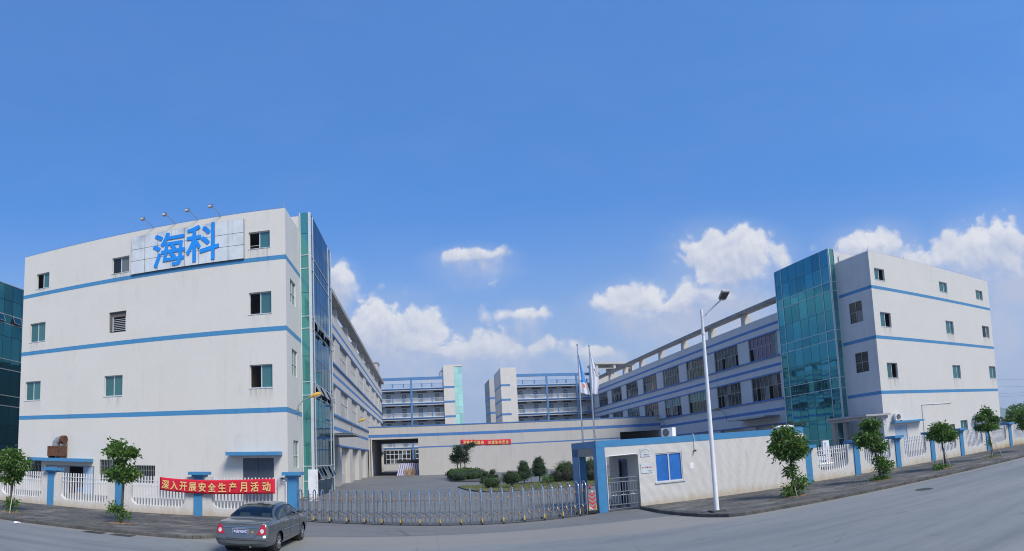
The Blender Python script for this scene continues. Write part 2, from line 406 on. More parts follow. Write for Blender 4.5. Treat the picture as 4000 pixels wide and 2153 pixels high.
M['leaf_hedge'] = mat_leaf('hedge leaf', (0.038, 0.095, 0.018), (0.075, 0.165, 0.03), (0.12, 0.21, 0.04), 0.25)
M['leaf_red'] = mat_leaf('reddish shrub leaf', (0.045, 0.030, 0.022), (0.085, 0.055, 0.036), (0.055, 0.085, 0.03), 0.15)
M['leaf_palm'] = mat_leaf('courtyard tree leaf', (0.014, 0.040, 0.020), (0.030, 0.075, 0.032), (0.06, 0.11, 0.04), 0.15)
M['core'] = plain('shaded core', (0.015, 0.028, 0.012), 0.9)
M['bark'] = plain('bark', (0.075, 0.062, 0.048), 0.9, 0, 0.35, 9, 0.7, 35)
M['stake'] = plain('peeled support pole', (0.52, 0.48, 0.44), 0.7, 0, 0.15, 8)
M['grass'] = mat_leaf('dry lawn grass', (0.10, 0.14, 0.045), (0.20, 0.23, 0.085), (0.28, 0.26, 0.13), 0.2)
M['lawn'] = plain('lawn soil', (0.15, 0.165, 0.07), 0.95, 0, 0.3, 2.5, 0.5, 30, 0.2, ((0.23, 0.20, 0.11), 0.5))
M['terrain'] = plain('scrub land', (0.075, 0.10, 0.05), 0.95, 0, 0.3, 0.05)

def mat_stain():
    """rain-washed dirt: runs down from a sill and thins out"""
    mt, g, b = new_mat('rain stain')
    pos = g.n('ShaderNodeNewGeometry').outputs['Position']
    gen = g.n('ShaderNodeTexCoord').outputs['Generated']
    gx, gy, gz = g.sep(gen)
    inf = g.n('ShaderNodeObjectInfo').outputs['Random']
    st = g.noise(g.v('ADD', g.v('MULTIPLY', pos, (7, 7, 0.35)), g.xyz(g.m('MULTIPLY', inf, 50.0), 0.0, 0.0)), 1.0, 4, 0.6)
    fall = g.m('MULTIPLY', g.ramp(gz, 0.0, 1.0), g.m('POWER', g.ramp(gz, 0.0, 1.0, 0.0, 1.0, False), 0.7))
    edge = g.m('MULTIPLY', g.ramp(gx, 0.0, 0.12), g.ramp(gx, 0.88, 1.0, 1.0, 0.0))
    a = g.m('MULTIPLY', g.m('MULTIPLY', g.m('MULTIPLY', g.ramp(st, 0.40, 0.72), fall), edge), g.m('ADD', 0.10, g.m('MULTIPLY', inf, 0.26)))
    b.inputs['Base Color'].default_value = (0.13, 0.12, 0.105, 1)
    b.inputs['Roughness'].default_value = 0.9
    g.put(b.inputs['Alpha'], a)
    return mt
M['stain'] = mat_stain()
# ------------------------------------------------------------------ geometry helpers
WL = {}                                           # world position of every root
def tag(o, label=None, cat=None, group=None, kind=None):
    for k, v in (('label', label), ('category', cat), ('group', group), ('kind', kind)):
        if v:
            o[k] = v
    return o

def thing(name, label, cat, loc=(0, 0, 0), group=None, rz=0.0):
    o = bpy.data.objects.new(name, None)
    o.empty_display_size = 0.3
    COL.objects.link(o)
    o.location = loc
    o.rotation_euler = (0, 0, rz)
    WL[o.name] = Vector(loc)
    return tag(o, label, cat, group)

def base_of(parent):
    while parent is not None:
        if parent.name in WL:
            return WL[parent.name]
        parent = parent.parent
    return Vector((0, 0, 0))

def obj(name, mesh, parent=None, loc=None, rot=None):
    o = bpy.data.objects.new(name, mesh)
    COL.objects.link(o)
    if parent is not None:
        o.parent = parent
    if loc is not None:
        o.location = loc
    if rot is not None:
        o.rotation_euler = rot
    return o

class MB:
    def __init__(s):
        s.v, s.f, s.mi = [], [], []
    def box(s, x0, x1, y0, y1, z0, z1, mi=0):
        x0, x1 = min(x0, x1), max(x0, x1)
        y0, y1 = min(y0, y1), max(y0, y1)
        z0, z1 = min(z0, z1), max(z0, z1)
        n = len(s.v)
        s.v += [(x0, y0, z0), (x1, y0, z0), (x1, y1, z0), (x0, y1, z0), (x0, y0, z1), (x1, y0, z1), (x1, y1, z1), (x0, y1, z1)]
        for q in ((0, 3, 2, 1), (4, 5, 6, 7), (0, 1, 5, 4), (1, 2, 6, 5), (2, 3, 7, 6), (3, 0, 4, 7)):
            s.f.append(tuple(n + k for k in q))
            s.mi.append(mi)
        return s
    def quad(s, a, b, c, d, mi=0):
        n = len(s.v)
        s.v += [tuple(a), tuple(b), tuple(c), tuple(d)]
        s.f.append((n, n + 1, n + 2, n + 3))
        s.mi.append(mi)
        return s
    def tube(s, pts, r, seg=8, cap=True, mi=0):
        pts = [Vector(p) for p in pts]
        rs = list(r) if hasattr(r, '__len__') else [r] * len(pts)
        n0 = len(s.v)
        prev = None
        for i, p in enumerate(pts):
            t = (pts[min(i + 1, len(pts) - 1)] - pts[max(i - 1, 0)]).normalized()
            if prev is None:
                a = t.orthogonal().normalized()
            else:
                a = (prev - t * prev.dot(t))
                a = a.normalized() if a.length > 1e-6 else t.orthogonal().normalized()
            prev = a
            b = t.cross(a)
            for k in range(seg):
                w = 2 * math.pi * (k + 0.5) / seg
                s.v.append(tuple(p + (a * math.cos(w) + b * math.sin(w)) * rs[i]))
        for i in range(len(pts) - 1):
            for k in range(seg):
                k2 = (k + 1) % seg
                s.f.append((n0 + i * seg + k, n0 + i * seg + k2, n0 + (i + 1) * seg + k2, n0 + (i + 1) * seg + k))
                s.mi.append(mi)
        if cap:
            s.f.append(tuple(n0 + k for k in range(seg))[::-1])
            s.f.append(tuple(n0 + (len(pts) - 1) * seg + k for k in range(seg)))
            s.mi += [mi, mi]
        return s
    def prism(s, poly, fn, d0, d1, mi=0):
        """extrude a 2-D outline; fn(u, v, d) -> world point"""
        n = len(s.v)
        k = len(poly)
        s.v += [tuple(fn(u, v, d0)) for u, v in poly] + [tuple(fn(u, v, d1)) for u, v in poly]
        s.f.append(tuple(range(n, n + k))[::-1])
        s.f.append(tuple(range(n + k, n + 2 * k)))
        s.mi += [mi, mi]
        for i in range(k):
            j = (i + 1) % k
            s.f.append((n + i, n + j, n + k + j, n + k + i))
            s.mi.append(mi)
        return s
    def mesh(s, name, mats, off=Vector((0, 0, 0)), smooth=False):
        me = bpy.data.meshes.new(name)
        me.from_pydata([(x - off[0], y - off[1], z - off[2]) for x, y, z in s.v], [], s.f)
        for mm in (mats if isinstance(mats, (list, tuple)) else [mats]):
            me.materials.append(mm)
        if any(s.mi):
            me.polygons.foreach_set('material_index', s.mi)
        bm = bmesh.new()
        bm.from_mesh(me)
        if smooth:
            bmesh.ops.remove_doubles(bm, verts=bm.verts, dist=1e-5)
        bmesh.ops.recalc_face_normals(bm, faces=bm.faces)
        bm.to_mesh(me)
        bm.free()
        if smooth:
            me.shade_smooth()
            try:
                me.set_sharp_from_angle(angle=R_(40))
            except Exception:
                pass
        return me
    def build(s, name, mats, parent=None, smooth=False):
        return obj(name, s.mesh(name, mats, base_of(parent), smooth), parent)

class Face:
    """a wall plane: u along the wall, z up, d out of it"""
    def __init__(s, axis, c, sign):
        s.axis, s.c, s.sign = axis, c, sign
    def p(s, u, z, d):
        k = s.c + s.sign * d
        return (u, k, z) if s.axis == 'Y' else (k, u, z)
    def box(s, mb, u0, u1, z0, z1, d0, d1, mi=0):
        a, b = s.p(u0, z0, d0), s.p(u1, z1, d1)
        mb.box(a[0], b[0], a[1], b[1], a[2], b[2], mi)
        return mb

def box_part(name, mat, parent, face, u0, u1, z0, z1, d0, d1):
    return face.box(MB(), u0, u1, z0, z1, d0, d1).build(name, mat, parent)

def wall(name, mat, parent, face, u0, u1, z0, z1, holes=(), depth=0.25):
    """a wall sheet with real openings and reveals"""
    us = sorted({u0, u1, *[h[0] for h in holes], *[h[1] for h in holes]})
    zs = sorted({z0, z1, *[h[2] for h in holes], *[h[3] for h in holes]})
    us = [u for u in us if u0 - 1e-6 <= u <= u1 + 1e-6]
    zs = [z for z in zs if z0 - 1e-6 <= z <= z1 + 1e-6]
    mb = MB()
    for a, b in zip(us[:-1], us[1:]):
        for c, d_ in zip(zs[:-1], zs[1:]):
            mu, mz = (a + b) / 2, (c + d_) / 2
            if any(h[0] < mu < h[1] and h[2] < mz < h[3] for h in holes):
                continue
            mb.quad(face.p(a, c, 0), face.p(b, c, 0), face.p(b, d_, 0), face.p(a, d_, 0))
    for h in holes:
        a, b, c, d_ = h[:4]
        for (p, q_) in (((a, c), (b, c)), ((b, c), (b, d_)), ((b, d_), (a, d_)), ((a, d_), (a, c))):
            mb.quad(face.p(*p, 0), face.p(*q_, 0), face.p(*q_, -depth), face.p(*p, -depth))
    return mb.build(name, mat, parent)

def dome(r, seg=12, rings=4, flat=1.0):
    mb = MB()
    for j in range(rings):
        a0, a1 = math.pi / 2 * j / rings, math.pi / 2 * (j + 1) / rings
        for k in range(seg):
            w0, w1 = 2 * math.pi * k / seg, 2 * math.pi * (k + 1) / seg
            P = lambda a, w: (r * math.cos(a) * math.cos(w), r * math.cos(a) * math.sin(w), r * math.sin(a) * flat)
            mb.quad(P(a0, w0), P(a0, w1), P(a1, w1), P(a1, w0))
    return mb

UNIT = {}
def unit_box(mat):
    """shared 1 m box for alike pieces, scaled per object"""
    if mat.name not in UNIT:
        UNIT[mat.name] = MB().box(-.5, .5, -.5, .5, -.5, .5).mesh('piece ' + mat.name, mat)
    return UNIT[mat.name]
def piece(name, mat, parent, x0, x1, y0, y1, z0, z1):
    o = obj(name, unit_box(mat), parent)
    b = base_of(parent)
    o.location = ((x0 + x1) / 2 - b[0], (y0 + y1) / 2 - b[1], (z0 + z1) / 2 - b[2])
    o.scale = (abs(x1 - x0), abs(y1 - y0), abs(z1 - z0))
    return o
def fpiece(name, mat, parent, face, u0, u1, z0, z1, d0, d1):
    a, b = face.p(u0, z0, d0), face.p(u1, z1, d1)
    return piece(name, mat, parent, a[0], b[0], a[1], b[1], a[2], b[2])

GLYPH = {}
def glyph(ch, bold=0.012, extrude=0.0):
    """one written character as a flat or raised mesh, 1 m high, centred; strokes thickened by staggered copies"""
    key = (ch, bold, extrude)
    if key not in GLYPH:
        cu = bpy.data.curves.new('character', 'FONT')
        cu.body = ch
        cu.extrude = extrude
        cu.resolution_u = 3
        to = bpy.data.objects.new('character', cu)
        COL.objects.link(to)
        dg = bpy.context.evaluated_depsgraph_get()
        me = bpy.data.meshes.new_from_object(to.evaluated_get(dg))
        bpy.data.objects.remove(to)
        co = np.zeros(len(me.vertices) * 3)
        me.vertices.foreach_get('co', co)
        co = co.reshape(-1, 3)
        lo, hi = co.min(0), co.max(0)
        co -= (lo + hi) / 2
        if ord(ch) > 0x2000:
            co[:, :2] *= 0.92 / max((hi - lo)[0], (hi - lo)[1])
        faces = [tuple(p.vertices) for p in me.polygons]
        offs = [(0, 0)] + [(bold * math.cos(w), bold * math.sin(w)) for w in np.linspace(math.pi / 4, 2 * math.pi + math.pi / 4, 5)[:-1]] if bold else [(0, 0)]
        vs, fs = [], []
        for k, (ox, oy) in enumerate(offs):
            n0 = len(vs)
            vs += [(x + ox, y + oy, z + k * 0.0006) for x, y, z in co]
            fs += [tuple(n0 + i for i in f) for f in faces]
        m2 = bpy.data.meshes.new('character')
        m2.from_pydata(vs, [], fs)
        bpy.data.meshes.remove(me)
        GLYPH[key] = m2
    return GLYPH[key]
def put_glyph(ch, mat, parent, pos, w, h, rot=(math.pi / 2, 0, 0), bold=0.012, extrude=0.0, name='character'):
    me = glyph(ch, bold, extrude)
    key = (ch, bold, extrude, mat.name)
    if key not in GLYPH:
        m2 = me.copy()
        m2.materials.clear()
        m2.materials.append(mat)
        GLYPH[key] = m2
    o = obj(name, GLYPH[key], parent, Vector(pos) - base_of(parent), rot)
    o.scale = (w, h, 1)
    return o

# ------------------------------------------------------------------ ground, street, pavements
tag(MB().quad((-1900, -1900, -0.06), (2600, -1900, -0.06), (2600, 2000, -0.06), (-1900, 2000, -0.06)).build('terrain', M['terrain']), kind='structure')
tag(MB().quad((-260, -30, 0), (260, -30, 0), (260, 19.2, 0), (-260, 19.2, 0)).build('road', M['road']), kind='structure')
mb = MB()
mb.quad((-60, 19.2, -0.004), (110, 19.2, -0.004), (110, 175, -0.004), (-60, 175, -0.004))
tag(mb.build('courtyard_ground', M['yard']), kind='structure')

PAV_H = 0.12
def arc(cx, cy, r, a0, a1, n=8):
    return [(cx + r * math.cos(R_(a0 + (a1 - a0) * k / n)), cy + r * math.sin(R_(a0 + (a1 - a0) * k / n))) for k in range(n + 1)]
# outlines of the two pavements (kerb side first)
PAV_A = [(-60, 17.5)] + arc(-8.3, 18.9, 1.4, -90, -25, 6) + [(-6.75, 19.6), (-6.5, 21.0), (-6.15, 24.5)]
PAV_B = [(8.95, 22.45), (8.93, 20.6), (9.05, 19.3), (9.25, 18.3), (9.55, 17.4), (9.95, 16.75), (10.5, 16.55), (60, 16.4)]
BACK_A, BACK_B = 24.45, 22.55

def inside_a(x, y):
    if y > BACK_A or x < -60:
        return False
    return line_clear(PAV_A, x, y)
def line_clear(poly, x, y):
    # true when the point lies behind the kerb line (towards the fence)
    full = poly + ([(-6.15, 30), (-60, 30)] if poly is PAV_A else [(60, 30), (8.95, 30)])
    c = False
    n = len(full)
    for i in range(n):
        (x1, y1), (x2, y2) = full[i], full[(i + 1) % n]
        if (y1 > y) != (y2 > y) and x < (x2 - x1) * (y - y1) / (y2 - y1) + x1:
            c = not c
    return c

CAMP = Vector((0, 0, 2.7))
def kerb_stones(parent, poly):
    """kerb cut into stones about 0.9 m long; each a piece of the pavement"""
    pts = [Vector((x, y)) for x, y in poly]
    stones = []
    for a, b in zip(pts[:-1], pts[1:]):
        L = (b - a).length
        n = max(1, round(L / 0.9))
        for k in range(n):
            stones.append((a.lerp(b, k / n), a.lerp(b, (k + 1) / n)))
    for a, b in stones:
        if a.x < -30 or b.x > 48:
            continue
        t = (b - a).normalized()
        nrm = Vector((-t.y, t.x))
        j = random.uniform(-.006, .006)
        gp = 0.006
        a2, b2 = a + t * gp, b - t * gp
        w = 0.13
        mb = MB()
        z1 = PAV_H + 0.012 + j
        bev = 0.02
        o0, o1 = a2, b2
        i0, i1 = a2 + nrm * w, b2 + nrm * w
        f0, f1 = a2 + nrm * bev, b2 + nrm * bev
        mb.quad((*o0, -.02), (*o1, -.02), (*o1, z1 - bev), (*o0, z1 - bev))
        mb.quad((*o0, z1 - bev), (*o1, z1 - bev), (*f1, z1), (*f0, z1))
        mb.quad((*f0, z1), (*f1, z1), (*i1, z1), (*i0, z1))
        mb.quad((*o0, -.02), (*o0, z1 - bev), (*f0, z1), (*i0, z1))
        mb.quad((*o1, -.02), (*i1, z1), (*f1, z1), (*o1, z1 - bev))
        mb.build('kerb_stone', M['kerb'], parent)

PITS = [(-17.75, 19.45), (-11.86, 19.6), (14.4, 18.7), (19.9, 18.85), (24.75, 18.4), (29.95, 18.5), (35.0, 18.5)]
def pavement(poly, back, x0, x1, outline):
    base = MB()
    n = len(base.v)
    pts = [(x, y, PAV_H - 0.012) for x, y in outline]
    base.v += pts
    base.f.append(tuple(range(len(pts))))
    base.mi.append(0)
    root = base.build('pavement', M['soil'] if False else M['kerb'])
    tag(root, kind='structure')
    kerb_stones(root, poly)
    # bricks 0.2 x 0.1 in running bond; the 300 that show largest are pieces, the rest one part
    bricks = []
    bl, bw, gp = 0.22, 0.11, 0.006
    y = 16.4
    row = 0
    while y < back:
        x = x0 - (bl / 2 if row % 2 else 0)
        while x < x1:
            cx, cy = x + bl / 2, y + bw / 2
            if line_clear(poly, cx - 0.02, cy - 0.17) and line_clear(poly, cx + bl / 2 + (0.12 if poly is PAV_A else 0), cy) and line_clear(poly, cx - bl / 2 - (0.14 if poly is PAV_B else 0), cy):
                if not any((cx - px) ** 2 + ((cy - py) * 1.15) ** 2 < 0.52 ** 2 for px, py in PITS):
                    bricks.append((cx, cy))
            x += bl
        y += bw
        row += 1
    def size(b):
        dd = math.hypot(b[0], b[1])
        return 1 / dd ** 3
    bricks.sort(key=size, reverse=True)
    vis = [b for b in bricks if not (poly is PAV_A and b[0] > -7.9 and b[1] < 22) and not (poly is PAV_A and (b[1] > 22.5))]
    ones = vis[:300]
    oneset = set(ones)
    me = MB().box(-bl / 2 + gp / 2, bl / 2 - gp / 2, -bw / 2 + gp / 2, bw / 2 - gp / 2, -0.03, 0).mesh('paver', M['paver'])
    for cx, cy in ones:
        o = obj('paver', me, root, (cx, cy, PAV_H + random.uniform(-.002, .003)), (random.uniform(-.012, .012), random.uniform(-.006, .006), random.uniform(-.01, .01)))
    vs, fs = [], []
    for cx, cy in bricks:
        if (cx, cy) in oneset:
            continue
        z = PAV_H + random.uniform(-.003, .003)
        tx, ty = random.uniform(-.0012, .0012), random.uniform(-.0012, .0012)
        n = len(vs)
        hx, hy = bl / 2 - gp / 2, bw / 2 - gp / 2
        vs += [(cx - hx, cy - hy, z - tx - ty), (cx + hx, cy - hy, z + tx - ty), (cx + hx, cy + hy, z + tx + ty), (cx - hx, cy + hy, z - tx + ty)]
        vs += [(cx - hx, cy - hy, z - .02), (cx + hx, cy - hy, z - .02)]
        fs += [(n, n + 1, n + 2, n + 3), (n + 4, n + 5, n + 1, n)]
    me2 = bpy.data.meshes.new('paver_field')
    me2.from_pydata(vs, [], fs)
    me2.materials.append(M['paver'])
    tag(obj('paver_field', me2, root), kind='stuff')
    return root

pavement(PAV_A, BACK_A, -27.0, -6.0, PAV_A + [(-6.15, BACK_A + .3), (-60, BACK_A + .3)])
pavement(PAV_B, BACK_B + .4, 8.8, 46.0, PAV_B + [(60, BACK_B + .5), (18, BACK_B + .5), (18, 22.45)])
for k, (px, py) in enumerate(PITS):
    mb = MB()
    ring = [(px + 0.56 * math.cos(w) * random.uniform(.9, 1.1), py + 0.48 * math.sin(w) * random.uniform(.9, 1.1)) for w in np.linspace(0, 2 * math.pi, 18)[:-1]]
    mb.v += [(px, py, PAV_H + 0.05)] + [(a, b, PAV_H + 0.004) for a, b in ring]
    for i in range(len(ring)):
        mb.f.append((0, 1 + i, 1 + (i + 1) % len(ring)))
        mb.mi.append(0)
    tag(mb.build('soil_patch', M['soil'], smooth=True), kind='structure')

# distant hills
mb = MB()
ridge = []
for k in range(61):
    w = R_(44 + 38 * k / 60)
    h = 30 + 15 * math.sin(k * 0.29 + 2.0) + 8 * math.sin(k * 0.71) + 3 * math.sin(k * 1.9)
    ridge.append((w, max(h, 8)))
for (w0, h0), (w1, h1) in zip(ridge[:-1], ridge[1:]):
    P = lambda w, r, z: (r * math.sin(w), r * math.cos(w), z)
    mb.quad(P(w0, 1350, -1), P(w1, 1350, -1), P(w1, 1600, h1), P(w0, 1600, h0))
    mb.quad(P(w0, 1600, h0), P(w1, 1600, h1), P(w1, 1900, -1), P(w0, 1900, -1))
tag(mb.build('hills', M['hill'], smooth=True), kind='structure')
# ------------------------------------------------------------------ the two street-side factory blocks
Z3, Z2, Z1, ZT, ZG = 6.17, 11.76, 16.98, 20.84, 22.46      # band heights, roof edge, glass tower
XL, XLF, YL = -8.99, -32.06, 35.75
XR, XRF, YR = 40.35, 62.81, 37.04

def sash_window(parent, face, u0, u1, z0, z1, glass, gap=None, depth=0.16, frame=None, mid=None):
    """two-light sliding window in a reveal; gap = which half stands open"""
    frame = frame or M['alu']
    t = 0.055
    mid = (u0 + u1) / 2 if mid is None else mid
    mb = MB()
    for a in ((u0, u0 + t, z0, z1), (u1 - t, u1, z0, z1), (u0 + t, u1 - t, z0, z0 + t), (u0 + t, u1 - t, z1 - t, z1)):
        face.box(mb, *a, -depth - .06, -depth + .03)
    face.box(mb, mid - t * .6, mid + t * .6, z0 + t, z1 - t, -depth - .04, -depth + .02)
    face.box(mb, u0 - .05, u1 + .05, z0 - .045, z0 - .002, -depth, 0.03)
    w = mb.build('window', frame, parent)
    for side, (a, b) in (('l', (u0 + t, mid - t * .6)), ('r', (mid + t * .6, u1 - t))):
        if gap == side:
            continue
        fpiece('pane', glass, w, face, a, b, z0 + t, z1 - t, -depth - .03, -depth - .015)
    if z0 > 6 and face.axis == 'Y':
        h = random.uniform(1.2, 2.6)
        e = .0075 if True else 0
        q4 = [face.p(u0 - .12, z0 - .05 - h, e), face.p(u1 + .12, z0 - .05 - h, e), face.p(u1 + .12, z0 - .05, e), face.p(u0 - .12, z0 - .05, e)]
        MB().quad(*q4).build('rain_stain', M['stain'], w)
    return w

def grid_window(parent, face, u0, u1, z0, z1, cols, zr, glass, depth=0.18, frame=None, bar=0.05, open_ids=()):
    """ribbon window: cols lights wide, split at the heights zr"""
    frame = frame or M['alu_grey']
    zs = [z0, *zr, z1]
    us = [u0 + (u1 - u0) * k / cols for k in range(cols + 1)]
    mb = MB()
    for u in us:
        a, b = max(u0, u - bar / 2), min(u1, u + bar / 2)
        face.box(mb, a, b, z0, z1, -depth - .05, -depth + .05)
    for z in zs:
        a, b = max(z0, z - bar / 2), min(z1, z + bar / 2)
        for p, q_ in zip(us[:-1], us[1:]):
            face.box(mb, p + bar / 2, q_ - bar / 2, a, b, -depth - .05, -depth + .045)
    w = mb.build('window', frame, parent)
    for i, (p, q_) in enumerate(zip(us[:-1], us[1:])):
        for j, (c, d_) in enumerate(zip(zs[:-1], zs[1:])):
            if (i, j) in open_ids:
                continue
            gm = glass(i, j) if callable(glass) else glass
            fpiece('pane', gm, w, face, p + bar / 2, q_ - bar / 2, c + bar / 2, d_ - bar / 2, -depth - .02, -depth - .005)
    return w

def rods(parent, pts, h=0.5):
    for x, y, z in pts:
        MB().tube([(x, y, z - .05), (x, y, z + h)], 0.014, 6).build('lightning_rod', M['alu_grey'], parent)

def curtain(parent, face, cols, thick_cols, rows, thick_rows, glass, z0, z1, awnings=(), strip=None, strip_face=None, strip_u=None, strip_glass=None, name='stair_tower'):
    """curtain-wall stair tower: panes, dark joints, white bars"""
    tw = MB()
    for u in thick_cols:
        tk = .045 if u in (thick_cols[0], thick_cols[-1]) else .028
        face.box(tw, u - tk, u + tk, z0, z1, -.02, .06)
    for z in thick_rows:
        for p, q_ in zip(thick_cols[:-1], thick_cols[1:]):
            face.box(tw, p + .045, q_ - .045, z - .026, z + .026, -.02, .045)
    if strip_face:
        for z in thick_rows:
            strip_face.box(tw, strip_u[0] + .05, strip_u[1] - .05, z - .026, z + .026, -.02, .045)
        strip_face.box(tw, strip_u[0], strip_u[0] + .08, z0, z1, -.02, .06)
        strip_face.box(tw, strip_u[1] - .15, strip_u[1], z0, z1, -.02, .065)
    t = tw.build(name, M['alu'], parent)
    jm = MB()
    for u in cols:
        if u not in thick_cols:
            face.box(jm, u - .016, u + .016, z0, z1, -.02, .012)
    for z in rows:
        if z not in thick_rows:
            face.box(jm, cols[0], cols[-1], z - .016, z + .016, -.02, .010)
            if strip_face:
                strip_face.box(jm, strip_u[0], strip_u[1], z - .016, z + .016, -.02, .010)
    jm.build('glazing_joint', M['mull'], t)
    zs = sorted({z0, z1, *rows, *thick_rows})
    us = sorted(cols)
    aw = set(awnings)
    for i, (p, q_) in enumerate(zip(us[:-1], us[1:])):
        for j, (c, d_) in enumerate(zip(zs[:-1], zs[1:])):
            if (i, j) in aw:
                o = obj('awning_sash', awning_mesh(abs(q_ - p) - .04, d_ - c - .04, glass), t)
                b = base_of(t)
                o.location = Vector(face.p((p + q_) / 2, d_ - .02, 0.02)) - b
                o.rotation_euler = (0, R_(-27) * (1 if face.sign > 0 else -1), 0)
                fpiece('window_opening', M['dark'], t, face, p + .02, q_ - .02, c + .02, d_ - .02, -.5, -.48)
                continue
            fpiece('pane', glass, t, face, p + .01, q_ - .01, c + .01, d_ - .01, -.015, 0.0)
    if strip_face:
        for c, d_ in zip(zs[:-1], zs[1:]):
            fpiece('pane', strip_glass, t, strip_face, strip_u[0] + .02, strip_u[1] - .02, c + .01, d_ - .01, -.015, 0.0)
    return t

AWN = {}
def awning_mesh(w, h, glass):
    key = (round(w, 3), round(h, 3), glass.name)
    if key not in AWN:
        mb = MB()
        mb.box(-.012, .012, -w / 2 + .05, w / 2 - .05, -h + .05, -.05, 1)
        for a in ((-w / 2, -w / 2 + .05, -h, 0), (w / 2 - .05, w / 2, -h, 0), (-w / 2 + .05, w / 2 - .05, -.05, 0), (-w / 2 + .05, w / 2 - .05, -h, -h + .05)):
            mb.box(-.025, .025, a[0], a[1], a[2], a[3], 0)
        AWN[key] = mb.mesh('awning_sash', [M['alu_grey'], glass])
    return AWN[key]

BANDS = [(Z3 - .17, Z3 + .17), (Z2 - .17, Z2 + .17), (Z1 - .17, Z1 + .17)]
def factory(label, FS, FW, xc, xf, y0, y_end, sgn, tower_y, win_y, win_w, cols_y, wallmat, sidemat, street_holes, side_holes):
    """sgn = +1 when the courtyard side looks towards +x"""
    root = thing('factory_building', label, 'building', (xc, y0, 0))
    b = root
    lo, hi = min(xc, xf), max(xc, xf)
    wall('street_wall', wallmat, b, FS, lo, hi, 0, ZT, street_holes, 0.22)
    wall('end_wall', wallmat if sgn > 0 else sidemat, b, FW, y0, tower_y[0], 0, ZT, side_holes, 0.2)
    for z0, z1 in BANDS:
        box_part('blue_band', M['blue'], b, FS, lo, hi, z0, z1, -.01, .006)
        box_part('blue_band', M['blue'], b, FW, y0 - .006, tower_y[0], z0, z1, -.01, .006)
    # body behind: roof, far walls, stair core
    far = Face('X', xf, -sgn)
    wall('outer_wall', wallmat, b, far, y0, y_end, 0, 17.8)
    wall('outer_wall', wallmat, b, far, y0, tower_y[0], 17.8, ZT)
    wall('rear_wall', wallmat, b, Face('Y', y_end, 1), lo, hi, 0, 17.8)
    mb = MB()
    mb.quad((lo, y0, 20.0), (hi, y0, 20.0), (hi, tower_y[0], 20.0), (lo, tower_y[0], 20.0))
    mb.quad((lo, tower_y[0], 17.0), (hi, tower_y[0], 17.0), (hi, y_end, 17.0), (lo, y_end, 17.0))
    mb.build('roof', M['roof'], b)
    mb = MB()
    mb.box(lo + .02, hi - .02, y0 + .02, y0 + .22, ZT - .06, ZT + .012)
    mb.build('parapet_coping', M['concrete_beam'], b)
    core = MB()
    a, c = xc, xc - sgn * 4.2
    core.box(a - sgn * .03, c, tower_y[0] + .02, tower_y[1] - .05, 0.01, ZG - .25)
    core.build('stair_core', wallmat if sgn > 0 else sidemat, b)
    back = MB()
    back.quad((xf - sgn * -.0, tower_y[0], 17.0), (c, tower_y[0], 17.0), (c, tower_y[0], ZT), (xf, tower_y[0], ZT))
    back.build('upper_wall', wallmat, b)
    # long courtyard side with ribbon windows
    sd_holes = [(p, p + win_w, z0, z1) for p in win_y for z0, z1 in ((7.42, 10.42), (12.65, 15.55))]
    ys = tower_y[1]
    wall('courtyard_wall', sidemat, b, FW, ys, y_end, 4.35, 17.8, sd_holes, 0.24)
    for z in ((15.55, 15.72), (10.42, 10.58)):
        box_part('lintel', M['blue_paint'], b, FW, ys, y_end, z[0], z[1], -.005, .07)
    for z in ((12.47, 12.65), (7.22, 7.42)):
        box_part('window_ledge', M['blue_paint'], b, FW, ys, y_end, z[0], z[1], -.005, .16)
    for z0, z1 in ((16.45, 16.80), (11.30, 11.66), (5.82, 6.20)):
        box_part('blue_band', M['blue_paint'], b, FW, ys, y_end, z0, z1, -.01, .008)
    box_part('lintel', M['blue_paint'], b, FW, ys, y_end, 4.20, 4.36, -.3, .08)
    # ground floor set back between piers
    gf = Face('X', xc - sgn * 0.55, sgn)
    gh = []
    for p in win_y:
        if p - 1.8 > ys:
            gh.append((p + 3.0, p + 4.6, 1.1, 3.7))
    wall('ground_floor_wall', sidemat, b, gf, ys, y_end, 0, 4.25, gh, 0.15)
    for h in gh[:4]:
        sash_window(b, gf, *h, M['g_dark'], depth=.1)
    for p in win_y:
        q0, q1 = p - 2.75, p - 0.1
        if q0 < ys - .2:
            continue
        box_part('pier', sidemat, b, FW, q0, q1, 0, 4.20, -.56, -.004)
    rnd = random.Random(5)
    for i, p in enumerate(win_y):
        for j, (z0, z1) in enumerate(((7.42, 10.42), (12.65, 15.55))):
            gl = M['g_dark']
            if sgn < 0 and i == 0 and j == 1:
                gl = lambda a, c: M['g_purple'] if a > 0 else M['g_teal']
            elif sgn < 0 and j == 0 and i in (2, 3, 5):
                gl = lambda a, c: M['g_teal'] if c == 1 else M['g_dark']
            op = {(rnd.randrange(7), 0) for _ in range(rnd.choice((0, 1, 2)))}
            grid_window(b, FW, p, p + win_w, z0, z1, 7, [z0 + (z1 - z0) * .56], gl, 0.18, M['alu'] if sgn > 0 else M['alu_grey'], 0.06 if sgn > 0 else 0.05, op)
    # rooftop slab on stub columns
    mb = MB()
    a, c = xc + sgn * 0.55, xc - sgn * 0.55
    mb.box(a, c, ys - 1.0, y_end - .3, 19.2, 19.62)
    mb.build('roof_slab', M['concrete_beam'], b)
    for y in cols_y:
        piece('roof_column', M['wall'], b, xc + sgn * .06 - sgn * 1.0, xc - sgn * .02, y - .45, y + .45, 16.9, 19.2)
    return root

